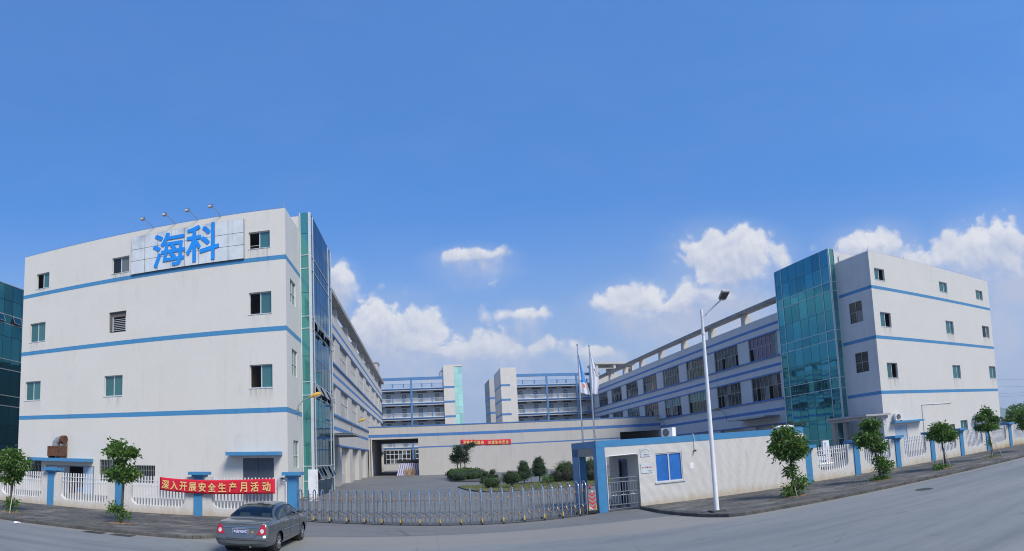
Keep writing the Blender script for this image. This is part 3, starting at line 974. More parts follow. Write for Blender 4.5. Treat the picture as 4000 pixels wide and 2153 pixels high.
FSL, FWL = Face('Y', YL, -1), Face('X', XL, 1)
lw = [(-30.6, -29.2, 17.5, 18.9, 'g_teal', 'l'), (-22.86, -21.3, 17.52, 18.88, 'g_dark', None), (-11.65, -10.1, 17.85, 19.18, 'g_teal', 'l'),
      (-31.15, -29.45, 12.72, 14.4, 'g_teal', None), (-11.64, -10.03, 12.91, 14.51, 'g_teal', 'l'),
      (-31.45, -29.77, 7.64, 9.28, 'g_teal', None), (-23.35, -21.7, 7.64, 9.24, 'g_teal', None), (-11.61, -9.99, 7.71, 9.32, 'g_teal', 'l')]
ex = [(-23.04, -21.48, 12.63, 14.31), (-30.9, -29.4, 1.05, 2.75), (-28.9, -24.1, 0.0, 2.25), (-23.6, -21.9, 1.12, 2.77), (-20.5, -18.8, 1.1, 2.4), (-12.12, -9.95, 0.0, 2.95)]
lside = [(36.98, 38.66, 14.0, 15.77), (37.25, 38.9, 8.75, 10.64), (37.42, 39.02, 2.23, 4.17)]
WIN_L = [50.6 + 9.2 * k for k in range(8)]
fl = factory('white tiled factory block with blue bands and a blue character sign', FSL, FWL, XL, XLF, YL, 121.0, 1, (40.2, 49.48),
             WIN_L, 6.0, [58.3 + 8.75 * k for k in range(8)], M['tile'], M['wall'],
             [w[:4] for w in lw] + ex, lside)
for u0, u1, z0, z1, gl, gap in lw:
    sash_window(fl, FSL, u0, u1, z0, z1, M[gl], gap)
for u0, u1, z0, z1 in lside:
    grid_window(fl, FWL, u0, u1, z0, z1, 2, [z0 + (z1 - z0) * .45], M['g_teal'], 0.12, M['alu'])
def barred(parent, face, u0, u1, z0, z1):
    mb = MB()
    n = int((u1 - u0) / .14)
    for k in range(n + 1):
        u = u0 + (u1 - u0) * k / n
        face.box(mb, u - .012, u + .012, z0, z1, -.03, -.005)
    for z in (z0 + .02, z0 + (z1 - z0) * .33, z0 + (z1 - z0) * .7, z1 - .02):
        face.box(mb, u0, u1, z - .012, z + .012, -.028, -.007)
    w = mb.build('window', M['alu_grey'], parent)
    w['label'] = 'ground floor window behind steel bars'
    um = (u0 + u1) / 2
    fpiece('pane', M['g_dark'], w, face, u0, um - .02, z0, z1, -.16, -.15)
    fpiece('pane', M['g_dark'], w, face, um + .02, u1, z0, z1, -.17, -.16)
for h in (ex[1], ex[3], ex[4]):
    barred(fl, FSL, *h)
# louvred extractor opening
mb = MB()
u0, u1, z0, z1 = ex[0]
for a in ((u0, u0 + .3, z0, z1), (u0 + .3, u1, z1 - .42, z1), (u0 + .3, u1, z0, z0 + .08)):
    FSL.box(mb, *a, -.2, -.15)
lv = mb.build('louvre_vent', M['soffit'], fl)
for k in range(7):
    fpiece('slat', M['alu'], lv, FSL, u0 + .36, u1 - .1, z0 + .16 + k * .145, z0 + .19 + k * .145, -.15, -.08)
fpiece('frame_bar', M['alu'], lv, FSL, u0 + .30, u0 + .36, z0 + .09, z1 - .43, -.16, -.06)
fpiece('frame_bar', M['alu'], lv, FSL, u1 - .09, u1 - .03, z0 + .09, z1 - .43, -.16, -.06)
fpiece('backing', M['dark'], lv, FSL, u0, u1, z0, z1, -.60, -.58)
# workshop door, half open, under a slab canopy
u0, u1, z0, z1 = ex[2]
mb = MB()
FSL.box(mb, u0, u0 + .08, 0, z1, -.2, .0)
FSL.box(mb, u1 - .08, u1, 0, z1, -.2, .0)
FSL.box(mb, u0 + .08, u1 - .08, z1 - .08, z1, -.2, 0)
dr = mb.build('workshop_door', M['galv'], fl)
fpiece('door_leaf', M['door_pale'], dr, FSL, u0 + .1, u0 + 1.2, 0.02, z1 - .1, -.12, -.06)
fpiece('door_leaf', M['galv'], dr, FSL, u0 + 1.25, u0 + 2.35, 0.02, z1 - .1, -.16, -.1)
fpiece('door_leaf', M['door_pale'], dr, FSL, u1 - 1.0, u1 - .1, 0.02, z1 - .1, -.02, .04)
box_part('canopy', M['blue'], fl, FSL, -30.0, -24.2, 2.55, 2.80, 0.0, 1.15)
u0, u1, z0, z1 = ex[5]
um = (u0 + u1) / 2
dr = box_part('steel_door', M['steel_door'], fl, FSL, u0, um - .01, 0.02, z1, -.14, -.08)
fpiece('door_leaf', M['steel_door'], dr, FSL, um + .01, u1, 0.02, z1, -.14, -.08)
box_part('canopy', M['blue'], fl, FSL, -13.05, -9.35, 3.12, 3.36, 0.0, 0.9)
rods(fl, [(XL - .1, YL + .1, ZT), (-31.8, YL + .1, ZT), (-26, YL + .1, ZT), (-20, YL + .1, ZT), (XL - .15, 40.5, ZG - .3)], 0.55)
MB().tube([(-31.9, YL + .08, ZT + .10), (XL - .1, YL + .08, ZT + .10)], 0.012, 5).build('lightning_wire', M['alu_grey'], fl)
colsL = [40.28, 41.15, 42.55, 43.95, 45.35, 46.75, 48.1, 49.44]
rowsL = [20.6, 15.6, 10.6, 5.85, 3.9]
thickL = [18.72, 17.6, 13.7, 12.75, 8.62, 7.62, 2.33, 1.22]
zsL = sorted({0.03, ZG, *rowsL, *thickL})
def aw_ids(z, ids):
    j = min(range(len(zsL) - 1), key=lambda k: abs(zsL[k] - z))
    return [(i, j) for i in ids]
curtain(fl, Face('X', -8.16, 1), colsL, [40.28, 41.15, 48.1, 49.44], rowsL, thickL, M['g_tower_blue'], 0.03, ZG,
        aw_ids(12.75, (1, 3, 5)) + aw_ids(7.62, (1, 3, 5)) + aw_ids(1.22, (1, 3, 5)), True, Face('Y', 40.2, -1), (XL + .02, -8.14), M['g_strip'])
MB().quad((XL, 40.2, ZG), (-8.14, 40.2, ZG), (-8.14, 49.5, ZG), (XL, 49.5, ZG)).build('tower_cap', M['alu'], fl)
MB().quad((XL, 49.48, 0), (-8.16, 49.48, 0), (-8.16, 49.48, ZG), (XL, 49.48, ZG)).build('tower_return', M['g_strip'], fl)
# far-end rooftop stair head
MB().box(-13.5, -9.45, 116.5, 121.0, 16.9, 23.4).box(-13.7, -9.3, 116.3, 121.2, 23.4, 23.65).build('stair_head', M['wall'], fl)

FSR, FWR = Face('Y', YR, -1), Face('X', XR, -1)
rw = [(41.0, 42.5, 17.85, 19.1), (51.9, 53.45, 17.95, 19.18), (59.7, 61.3, 18.05, 19.25), (41.25, 42.85, 12.9, 14.42), (52.45, 54.0, 12.95, 14.48), (60.4, 62.05, 13.05, 14.56),
      (41.55, 43.15, 7.6, 9.18), (52.95, 54.55, 7.62, 9.2), (61.1, 62.7, 7.7, 9.28)]
rx = [(41.85, 43.75, 0.0, 2.78), (51.3, 52.3, 0.95, 2.33), (53.5, 54.95, 0.95, 2.65), (55.8, 56.9, 0.0, 2.1), (61.2, 62.5, 0.9, 2.45)]
rside = [(38.6, 40.45, 13.7, 15.9), (38.4, 40.25, 8.5, 10.55)]
WIN_R = [53.2 + 9.0 * k for k in range(8)]
fr = factory('pale factory block beside a teal glass tower and entrance porch', FSR, FWR, XR, XRF, YR, 126.0, -1, (41.88, 51.55),
             WIN_R, 6.35, [60.4 + 9.0 * k for k in range(7)], M['tile'], M['wall_lav'], rw + rx, rside)
for k, h in enumerate(rw):
    sash_window(fr, FSR, *h, M['g_teal'] if k not in (5,) else M['g_dark'], 'r' if k in (0, 3, 6) else None, mid=h[0] + (h[1] - h[0]) * (.62 if k in (1, 2, 4, 5, 7, 8) else .5))
for u0, u1, z0, z1 in rside:
    grid_window(fr, FWR, u0, u1, z0, z1, 2, [(z0 + z1) / 2], M['g_dark'], 0.10, M['alu_grey'])
sash_window(fr, FSR, *rx[2], M['g_teal'])
barred(fr, FSR, *rx[1])
sash_window(fr, FSR, *rx[4], M['g_dark'])
mb = MB()
for a in ((61.05, 61.18, .85, 2.6), (62.52, 62.66, .85, 2.6), (61.18, 62.52, 2.47, 2.6)):
    FSR.box(mb, *a, -.02, .05)
mb.build('window_surround', M['blue_paint'], fr)
um = (rx[0][0] + rx[0][1]) / 2
dr = box_part('double_door', M['door_pale'], fr, FSR, rx[0][0], um - .01, .02, 2.78, -.12, -.06)
fpiece('door_leaf', M['door_pale'], dr, FSR, um + .01, rx[0][1], .02, 2.78, -.12, -.06)
dr = box_part('side_door', M['door_pale'], fr, FSR, rx[3][0], rx[3][0] + .55, .02, 2.1, -.02, .03)
box_part('canopy', M['blue'], fr, FSR, 41.3, 46.0, 3.0, 3.2, 0, .6)
box_part('canopy', M['blue'], fr, FSR, 56.0, 61.0, 2.6, 2.8, 0, .6)
MB().tube([(46.5, YR - .04, 0.1), (46.5, YR - .04, 4.74), (51.9, YR - .04, 4.76), (51.9, YR - .04, 4.9)], 0.03, 6).build('conduit', M['alu'], fr)
rods(fr, [(XR + .1, YR + .1, ZT), (46, YR + .1, ZT), (51, YR + .1, ZT), (57, YR + .1, ZT), (62.6, YR + .1, ZT), (XR + .2, 41.5, ZG)], 0.5)
mb = MB()
mb.tube([(XR + .1, YR + .08, ZT + .12), (62.7, YR + .08, ZT + .12)], 0.012, 5)
mb.tube([(XR + .1, YR + .08, ZT + .12), (XR + .1, 41.7, ZT + .12)], 0.012, 5)
mb.build('lightning_wire', M['alu'], fr)
MB().tube([(40.9, 41.82, ZT - .1), (40.9, 41.82, ZT + .9)], 0.06, 8).build('drain_pipe', M['alu'], fr)
colsR = [41.96, 43.3, 44.7, 46.1, 47.5, 48.9, 50.3, 51.5]
rowsR = [20.55, 15.57, 10.45, 5.6, 4.1]
thickR = [18.69, 17.67, 13.39, 12.36, 8.35, 7.24, 1.95]
curtain(fr, Face('X', 39.48, -1), colsR, [41.96, 43.3, 50.3, 51.5], rowsR, thickR, M['g_tower'], 0.03, ZG, (), True, Face('Y', 41.88, -1), (39.46, XR - .02), M['g_strip'])
MB().quad((XR, 41.88, ZG), (39.46, 41.88, ZG), (39.46, 51.55, ZG), (XR, 51.55, ZG)).build('tower_cap', M['alu'], fr)
# rear rooftop stair head with open loft
mb = MB()
mb.box(40.0, 41.2, 126.3, 127.6, 0, 23.4)
mb.box(41.9, 52, 128, 134, 0, 21.0).box(41.9, 42.5, 128, 134, 21.0, 23.7).box(46.5, 47.1, 128, 134, 21.0, 23.7).box(51.4, 52, 128, 134, 21, 23.7).box(41.6, 52.4, 127.7, 134.3, 23.7, 24.15).box(42.5, 51.4, 128.3, 128.5, 22.6, 22.8)
mb.build('stair_head', M['wall'], fr)
# entrance porch of the glass tower
mb = MB()
mb.box(36.85, 39.42, 36.0, 41.6, 3.86, 4.04).box(37.15, 39.42, 36.3, 41.6, 3.55, 3.86)
mb.box(39.42, 40.3, 36.0, 37.0, 3.86, 4.04).box(39.42, 40.15, 36.3, 37.0, 3.55, 3.86)
pc = mb.build('porch_canopy', plain('silver porch cladding', (0.42, 0.42, 0.44), 0.45, 0.2, 0.08, 1.5, 0, 40, 0.5, ((0.3, 0.3, 0.31), 0.4)), fr)
piece('porch_column', M['alu'], pc, 39.55, 40.0, 36.4, 36.85, 0.0, 3.55)
piece('porch_column', M['alu_grey'], pc, 37.25, 37.7, 40.9, 41.4, 0.0, 3.55)
piece('porch_column', M['alu_grey'], pc, 38.9, 39.35, 40.9, 41.4, 0.0, 3.55)

# steel entrance awnings on the courtyard sides
def steel_awning(parent, x0, x1, y0, y1, z):
    mb = MB()
    n = 7
    for k in range(n):
        y = y0 + (y1 - y0) * k / (n - 1)
        mb.box(x0, x1, y - .04, y + .04, z - .12, z)
    mb.box(x1 - .05, x1 + .05, y0 - .1, y1 + .1, z - .14, z + .02)
    mb.box(x0 - .05, x0 + .05, y0 - .1, y1 + .1, z - .14, z + .02)
    mb.box(min(x0, x1), max(x0, x1), y0 - .1, y1 + .1, z + .021, z + .05)
    mb.build('entrance_awning', M['galv'], parent)
steel_awning(fl, XL, -6.6, 51.5, 57.5, 5.25)
steel_awning(fr, XR, 38.0, 54.0, 62.0, 5.3)

# ------------------------------------------------------------------ low link building across the yard
YB = 88.93
lk = thing('link_building', 'low beige link building with blue stripes behind the garden', 'building', (15, YB, 0))
FB = Face('Y', YB, -1)
wall('front_wall', M['wall'], lk, FB, XL + .004, XR - .004, 0, 7.9, [(-8.66, -1.0, 0, 5.95), (32.7, 40.1, 0.0, 5.5)], 0.3)
box_part('blue_band', M['blue_paint'], lk, FB, XL + .01, XR - .01, 6.25, 6.72, -.01, .01)
box_part('blue_band', M['blue_paint'], lk, FB, -1.0, 32.7, 4.42, 4.62, -.01, .012)
box_part('coping', M['blue_paint'], lk, FB, XL + .01, XR - .01, 7.9, 8.06, -.3, .06)
mb = MB()
mb.quad((XL + .01, YB + .05, 7.3), (XR - .01, YB + .05, 7.3), (XR - .01, 115, 7.3), (XL + .01, 115, 7.3))
mb.build('roof', M['roof'], lk)
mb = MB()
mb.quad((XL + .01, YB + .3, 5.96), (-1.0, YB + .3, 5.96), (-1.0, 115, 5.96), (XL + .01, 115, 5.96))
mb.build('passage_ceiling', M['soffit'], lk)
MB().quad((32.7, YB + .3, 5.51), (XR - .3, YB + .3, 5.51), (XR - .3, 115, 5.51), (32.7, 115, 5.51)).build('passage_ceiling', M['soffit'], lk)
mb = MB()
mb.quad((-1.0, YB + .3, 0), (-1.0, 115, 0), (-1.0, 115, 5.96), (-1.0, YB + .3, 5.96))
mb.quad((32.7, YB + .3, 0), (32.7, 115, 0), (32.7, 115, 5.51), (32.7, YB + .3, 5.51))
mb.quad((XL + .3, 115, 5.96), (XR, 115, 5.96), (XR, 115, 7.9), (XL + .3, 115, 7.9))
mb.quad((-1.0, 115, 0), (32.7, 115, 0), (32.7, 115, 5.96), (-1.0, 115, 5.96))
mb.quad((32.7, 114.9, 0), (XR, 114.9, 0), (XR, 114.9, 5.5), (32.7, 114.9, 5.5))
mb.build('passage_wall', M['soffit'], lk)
for y in (91, 95.5, 100, 104.5, 109):
    piece('passage_pier', M['wall_lav'], lk, XL + .02, XL + .42, y, y + .5, 0.01, 5.9)
MB().tube([(-8.55, YB - .12, 0), (-8.55, YB - .12, 6.2)], 0.11, 8).build('rain_pipe', M['stake'], lk)
# ------------------------------------------------------------------ dormitory blocks behind
YD = 133.0
def railing(parent, mat, u0, u1, y, z, h=1.0, step=0.22, name='railing'):
    mb = MB()
    n = int((u1 - u0) / step)
    for k in range(n + 1):
        u = u0 + (u1 - u0) * k / n
        mb.box(u - .022, u + .022, y - .02, y + .02, z, z + h)
    mb.box(u0, u1, y - .03, y + .03, z + h, z + h + .06)
    mb.box(u0, u1, y - .025, y + .025, z + .06, z + .1)
    return tag(mb.build(name, mat, parent), kind='stuff')

def dorm(label, u0, u1, ranges, doors, cols, posts):
    """open-corridor block: fascia beams, railings, doors in the wall behind"""
    root = thing('dormitory_building', label, 'building', ((u0 + u1) / 2, YD, 0))
    slabs = [5.40, 8.95, 12.50, 16.05, 19.60]
    wall('corridor_wall', M['dorm_wall'], root, Face('Y', YD + 1.9, -1), u0, u1, 0, 19.6)
    mb = MB()
    mb.box(u0, u1, YD + 1.95, YD + 11, 0.05, 19.5)
    mb.build('body', M['dorm_wall'], root)
    for k, z in enumerate(slabs):
        mb = MB()
        mb.box(u0, u1, YD - .05, YD + 1.85, z - .33, z + .02, 0)
        mb.box(u0, u1, YD - .17, YD - .06, z - .10, z + .06, 0)
        o = mb.build('corridor_beam', M['blue_dorm'], root)
        box_part('ledge', M['white_steel'], root, Face('Y', YD, -1), u0, u1, z + .06, z + .16, -.1, .2)
        box_part('ledge', M['wall'], root, Face('Y', YD, -1), u0, u1, z - .52, z - .332, -.1, .04)
        top = k == len(slabs) - 1
        railing(root, M['blue_dorm'] if top else M['rail_white'], u0, u1, YD + (.35 if top else .02), z + .16, .95 if not top else 1.0)
        for x in posts:
            piece('railing_post', M['blue_dorm'], root, x - .16, x + .16, YD - .06 + (.35 if top else 0), YD + .1 + (.35 if top else 0), z + .16, z + 1.25)
    for x in cols:
        piece('corridor_column', M['blue_dorm'], root, x - .22, x + .22, YD - .22, YD - .176, 0.0, 21.7)
        piece('corridor_column', M['blue_dorm'], root, x - .22, x + .22, YD - .04 - .13, YD + .2, 19.7, 21.7)
    box_part('top_beam', M['blue_dorm'], root, Face('Y', YD, -1), u0 - .3, u1 + .3, 21.7, 22.35, -.3, .25)
    for z in slabs[:-1]:
        for x in doors:
            dr = piece('door', M['door_grey'], root, x, x + 1.0, YD + 1.8, YD + 1.88, z + .05, z + 2.35)
            fpiece('door_notice', M['paper'], root, Face('Y', YD + 1.8, -1), x + .32, x + .68, z + 1.75, z + 1.9, .002, .006)
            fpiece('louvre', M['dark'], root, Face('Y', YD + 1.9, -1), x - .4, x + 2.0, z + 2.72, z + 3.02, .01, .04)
    return root

dl = dorm('dormitory block whose stair tower carries a mint glass strip', -14.0, 5.1, None, [-8.95, -5.1, -1.1, 2.95], [-2.75], [-7.3, -4.6, -.2, 2.2])
mb = MB()
mb.box(5.1, 9.6, YD - .3, YD + 9, 0, 25.1)
tw = mb.build('stair_tower', M['dorm_wall'], dl)
for z in (8.95, 12.50, 16.05, 19.60):
    fpiece('blue_band', M['blue_dorm'], tw, Face('Y', YD - .3, -1), 5.09, 7.7, z - .2, z + .3, 0, .012)
for k in range(11):
    for j in range(2):
        fpiece('pane', M['g_mint'], tw, Face('Y', YD - .3, -1), 7.75 + j * .93, 8.65 + j * .93, 24.5 - (k + 1) * 1.62 + .03, 24.5 - k * 1.62 - .03, 0, .03)
fpiece('blue_band', M['mull'], tw, Face('Y', YD - .3, -1), 7.7, 9.62, 24.5, 24.62, 0, .05)
MB().tube([(4.6, YD + 1, 22.3), (4.6, YD + 1, 23.8), (4.75, YD + 1, 24.1), (5.0, YD + 1, 24.1)], 0.1, 6).tube([(4.2, YD + 1, 22.3), (4.2, YD + 1, 23.6), (5.0, YD + 1, 23.7)], 0.1, 6).build('roof_pipe', M['galv'], tw)
# ground floor shop windows seen through the passage
FD = Face('Y', YD - .05, -1)
for a, b in ((-9.3, -3.4), (-2.2, 4.6)):
    grid_window(dl, FD, a, b, 1.6, 4.8, 6, [2.75, 3.9], M['g_dark'], -.04, M['white_steel'], 0.12)
piece('plinth', M['wall'], dl, -13.9, 5.05, YD - .08, YD + .3, 0.01, 1.55)
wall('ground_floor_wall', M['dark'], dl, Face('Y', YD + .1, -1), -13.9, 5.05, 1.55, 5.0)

dr_ = dorm('dormitory block with a blank grey stair tower, beside the flagpoles', 21.3, 44.0, None, [23.6, 27.4, 31.3, 35.1, 38.9], [30.5, 38.2], [24.5, 27.5, 33.2, 35.6, 41])
mb = MB()
mb.box(19.0, 22.9, YD - .35, YD + 12, 0, 24.0)
tw = mb.build('stair_tower', M['dorm_wall'], dr_)
for z in (8.95, 12.50, 16.05, 19.60):
    mb = MB()
    mb.box(18.985, 21.3, YD - .365, YD + 12, z - .2, z + .3)
    mb.build('blue_band', M['blue_dorm'], tw)
for k in range(4):
    piece('slit_window', M['g_dark'], tw, 18.98, 19.05, YD + 2.2, YD + 3.0, 9.3 + k * 3.55, 11.5 + k * 3.55)
rb = thing('plain_building', 'slim grey block with blue bands standing behind the gap between the dormitories', 'building', (21, 156, 0))
MB().box(19.0, 23, 156, 168, 0, 24.6).build('wall', M['wall'], rb)
for z in (10.6, 14.8, 19.0):
    MB().box(18.985, 23, 155.98, 168, z - .25, z + .35).build('blue_band', M['blue_dorm'], rb)
for z in (12.5, 16.8, 21.0):
    MB().tube([(19.0, 160, z), (18.2, 160, z + .1)], .06, 5).build('wall_bracket', M['galv'], rb)

# ------------------------------------------------------------------ neighbouring glass office block
nb = thing('glass_office_building', 'dark teal glass office block beyond the white factory gable', 'building', (-46, 55, 0))
MB().box(-70, -46.05, 42, 75, 0, 24.15).build('body', M['mull'], nb)
FN = Face('X', -46.0, 1)
ncol = [44.65 + 1.57 * k for k in range(9)]
nrow = [0.05, 2.2, 4.4, 6.6, 8.95, 10.2, 13.4, 14.65, 17.5, 19.12, 20.25, 22.14, 24.2]
for i, (p, q_) in enumerate(zip(ncol[:-1], ncol[1:])):
    for j, (c, d_) in enumerate(zip(nrow[:-1], nrow[1:])):
        if j == 9 and i in (1, 3):
            o = obj('awning_sash', awning_mesh(q_ - p - .1, d_ - c - .1, M['g_neigh']), nb, Vector(FN.p((p + q_) / 2, d_ - .05, .03)) - base_of(nb), (0, R_(-24), 0))
            continue
        fpiece('pane', M['g_neigh'], nb, FN, p + .03, q_ - .03, c + .03, d_ - .03, -.02, 0)
mb = MB()
for z in (8.95, 10.2, 13.4, 14.65, 19.12, 20.25, 24.2):
    FN.box(mb, ncol[0], ncol[-1], z - .05, z + .05, -.01, .06)
mb.build('glazing_bar', M['alu_grey'], nb)

# ------------------------------------------------------------------ guard house at the gate
YG = 22.5
gh = thing('guard_house', 'white tiled guard house with blue fascia and blue-curtained window', 'guard house', (12.5, YG, 0))
FG = Face('Y', YG, -1)
XG0, XG1, XC0, XC1 = 9.03, 18.24, 7.13, 7.52
TOP = 3.09
wall('street_wall', M['tile_low'], gh, FG, XG0, XG1, 0, 2.80, [(9.83, 11.15, 1.09, 2.37)], .12)
wall('lintel_wall', M['tile'], gh, FG, XC1, XG0, 2.40, 2.80)
MB().box(XC1, XG0, YG + .002, YG + .25, 2.39, 2.41).build('lintel_soffit', M['tile'], gh)
MB().box(XC0 + .002, XG1, YG - .012, YG + .2, 2.80, TOP).build('fascia', M['blue'], gh)
MB().box(XC0, XC1, YG - .010, YG + .42, 0, 2.798).build('gate_column', M['blue'], gh)
MB().box(XC0, XC0 + .38, 25.35, 26.4, 0, 2.798).build('gate_column', M['blue'], gh)
MB().box(XC0 - .008, XC0 + .38, YG + .202, 26.42, 2.80, TOP - .002).build('fascia', M['blue'], gh)
lp = MB().box(XC0 + .02, XC0 + .06, YG + .43, 26.39, 2.42, 2.797).build('louvre_panel', M['alu_grey'], gh)
for k in range(8):
    piece('slat', M['galv'], lp, XC0 + .0, XC0 + .03, YG + .44, 25.34 + 1.0, 2.425 + k * .046, 2.455 + k * .046)
MB().quad((XC0 + .01, YG + .01, TOP - .03), (XG1, YG + .01, TOP - .03), (XG1, 26.4, TOP - .03), (XC0 + .01, 26.4, TOP - .03)).build('roof', M['roof'], gh)
MB().quad((XC0 + .4, YG + .26, 2.6), (XG0, YG + .26, 2.6), (XG0, 26.4, 2.6), (XC0 + .4, 26.4, 2.6)).build('ceiling', M['wall'], gh)
FGS = Face('X', XG0, -1)
wall('side_wall', M['tile'], gh, FGS, YG + .002, 26.4, 0, 2.8, [(24.0, 24.9, 0, 2.1)], .1)
mb = MB()
for a in ((23.9, 24.0, 0, 2.2), (24.9, 25.0, 0, 2.2), (24.0, 24.9, 2.1, 2.2)):
    FGS.box(mb, *a, -.1, .03)
mb.build('door_frame', M['blue_paint'], gh)
fpiece('door', M['steel_door'], gh, FGS, 24.0, 24.9, .02, 2.1, -.09, -.05)
wall('far_end_wall', M['tile'], gh, Face('X', XG1, 1), YG, 26.4, 0, TOP)
wall('rear_wall', M['tile'], gh, Face('Y', 26.4, 1), XG0, XG1, 0, TOP)
# curtained window
mb = MB()
t = .05
u0, u1, z0, z1 = 9.83, 11.15, 1.09, 2.37
for a in ((u0, u0 + t, z0, z1), (u1 - t, u1, z0, z1), (u0 + t, u1 - t, z0, z0 + t), (u0 + t, u1 - t, z1 - t, z1), ((u0 + u1) / 2 - .03, (u0 + u1) / 2 + .03, z0 + t, z1 - t)):
    FG.box(mb, *a, -.10, -.02)
FG.box(mb, u0 - .05, u1 + .08, z0 - .06, z0 - .002, -.1, .04)
w = mb.build('window', M['alu'], gh)
fpiece('pane', M['film'], w, FG, u0 + t, (u0 + u1) / 2 - .03, z0 + t, z1 - t, -.07, -.05)
fpiece('pane', M['film'], w, FG, (u0 + u1) / 2 + .03, u1 - t, z0 + t, z1 - t, -.08, -.06)
MB().tube([(XC1 + .03, YG - .03, 0.1), (XC1 + .03, YG - .03, 2.36), (XC1 + .1, YG - .03, 2.40), (XG0 - .05, YG - .03, 2.44)], .017, 6).build('conduit', M['white_plastic'], gh)
MB().tube([(XC0 + .03, 25.30, 0.3), (XC0 + .03, 25.30, 2.34), (XC0 + .03, 25.36, 2.40), (XC0 + .03, 25.6, 2.40)], .022, 6).build('conduit', M['white_plastic'], gh)
MB().tube([(11.82, YG - .035, 2.42), (11.82, YG - .035, 3.10), (11.82, YG + .1, 3.14)], .016, 6).build('conduit', M['white_plastic'], gh)
MB().tube([(16.8, 23.2, TOP), (17.0, 23.0, TOP + .12), (17.6, 22.9, TOP + .14), (18.0, 22.9, TOP + .05)], .05, 8).build('roof_hose', M['white_plastic'], gh)

# walk-in gate beside the guard house
pg = thing('pedestrian_gate', 'stainless steel pedestrian gate with looped ornaments beside the guard house', 'gate', (8.25, YG + .12, 0))
yg = YG + .14
for z in (.10, .28, .68, .84, 1.26, 1.44):
    piece('rail', M['inox'], pg, XC1 + .07, XG0 - .06, yg - .02, yg + .02, z - .018, z + .018)
piece('stile', M['inox'], pg, XC1 + .03, XC1 + .07, yg - .025, yg + .025, .04, 1.48)
piece('stile', M['inox'], pg, XG0 - .06, XG0 - .02, yg - .025, yg + .025, .04, 1.48)
for k in range(11):
    x = XC1 + .16 + k * .122
    piece('bar', M['inox'], pg, x - .011, x + .011, yg - .011, yg + .011, .298, .662)
    piece('bar', M['inox'], pg, x - .011, x + .011, yg - .011, yg + .011, .858, 1.242)
for z in (.19, .76, 1.35):
    for k in range(3):
        x = XC1 + .36 + k * .42
        mb = MB()
        for dx_ in (-.055, .055):
            if z == .76:
                ring = [(x + dx_ + .07 * math.cos(w), yg, z + .06 * math.sin(w)) for w in np.linspace(0, 2 * math.pi, 13)]
            else:
                ring = [(x + dx_ - .085, yg, z), (x + dx_, yg, z + .06), (x + dx_ + .085, yg, z), (x + dx_, yg, z - .06), (x + dx_ - .085, yg, z)]
            mb.tube(ring, .009, 5)
        mb.build('ornament', M['chrome'], pg)

# plaques, notice, cameras on the guard house
pq = thing('wall_plaque', 'square steel plaque with a small gold badge above the other plaque', 'plaque', (9.38, YG - .01, 2.46))
FG.box(MB(), 9.15, 9.61, 2.27, 2.65, .005, .02).build('plate', M['panel'], pq)
mb = MB()
for k in range(11):
    a = R_(160 - 14 * k)
    x, z = 9.38 + .185 * math.cos(a), 2.42 + .17 * math.sin(a)
    FG.box(mb, x - .012, x + .012, z - .012, z + .012, .0205, .022)
for k in range(5):
    FG.box(mb, 9.25 + k * .06, 9.285 + k * .06, 2.338, 2.372, .0205, .022)
FG.box(mb, 9.25, 9.52, 2.30, 2.306, .0205, .022)
tag(mb.build('small_print', M['black_plastic'], pq), kind='stuff')
mb = MB()
mb.prism([(9.345, 2.53), (9.415, 2.53), (9.42, 2.48), (9.38, 2.44), (9.34, 2.48)], FG.p, .021, .026)
mb.build('badge', M['gold'], pq)
pq = thing('wall_plaque', 'wide steel plaque with red characters below the badge plaque', 'plaque', (9.40, YG - .01, 1.75))
FG.box(MB(), 9.13, 9.67, 1.55, 1.95, .005, .022).build('plate', M['panel'], pq)
for k, ch in enumerate('员工满意企业'):
    put_glyph(ch, M['red_plastic'], pq, (9.205 + k * .079, YG - .025, 1.80), .068, .068, bold=.02)
tag(FG.box(MB(), 9.43, 9.63, 1.645, 1.655, .0225, .024).box(9.47, 9.61, YG - .024, YG - .0225, 1.615, 1.622).build('small_print', M['black_plastic'], pq), kind='stuff')
tag(FG.box(MB(), 11.54, 11.73, 1.57, 1.84, .002, .006).build('paper_notice', M['paper']), 'blank white paper notice on the tiles between window and conduit camera', 'notice')
def cctv(label, x, y, z, yaw):
    t = thing('security_camera', label, 'camera', (x, y, z), 'security cameras at the gate', yaw)
    mb = MB()
    mb.tube([(0, -.02, 0), (0, .11, 0)], .035, 10).tube([(0, -.035, 0), (0, -.02, 0)], .028, 10)
    obj('body', mb.mesh('body', M['black_plastic']), t)
    obj('bracket', MB().box(-.012, .012, .03, .05, .03, .1).mesh('bracket', M['alu_grey']), t)
cctv('small black camera under a conduit on the guard house wall', 11.82, YG - .12, 2.36, .4)
cctv('small black camera beside the fence pillar next to the sliding gate', -6.35, 24.05, 1.93, -.5)

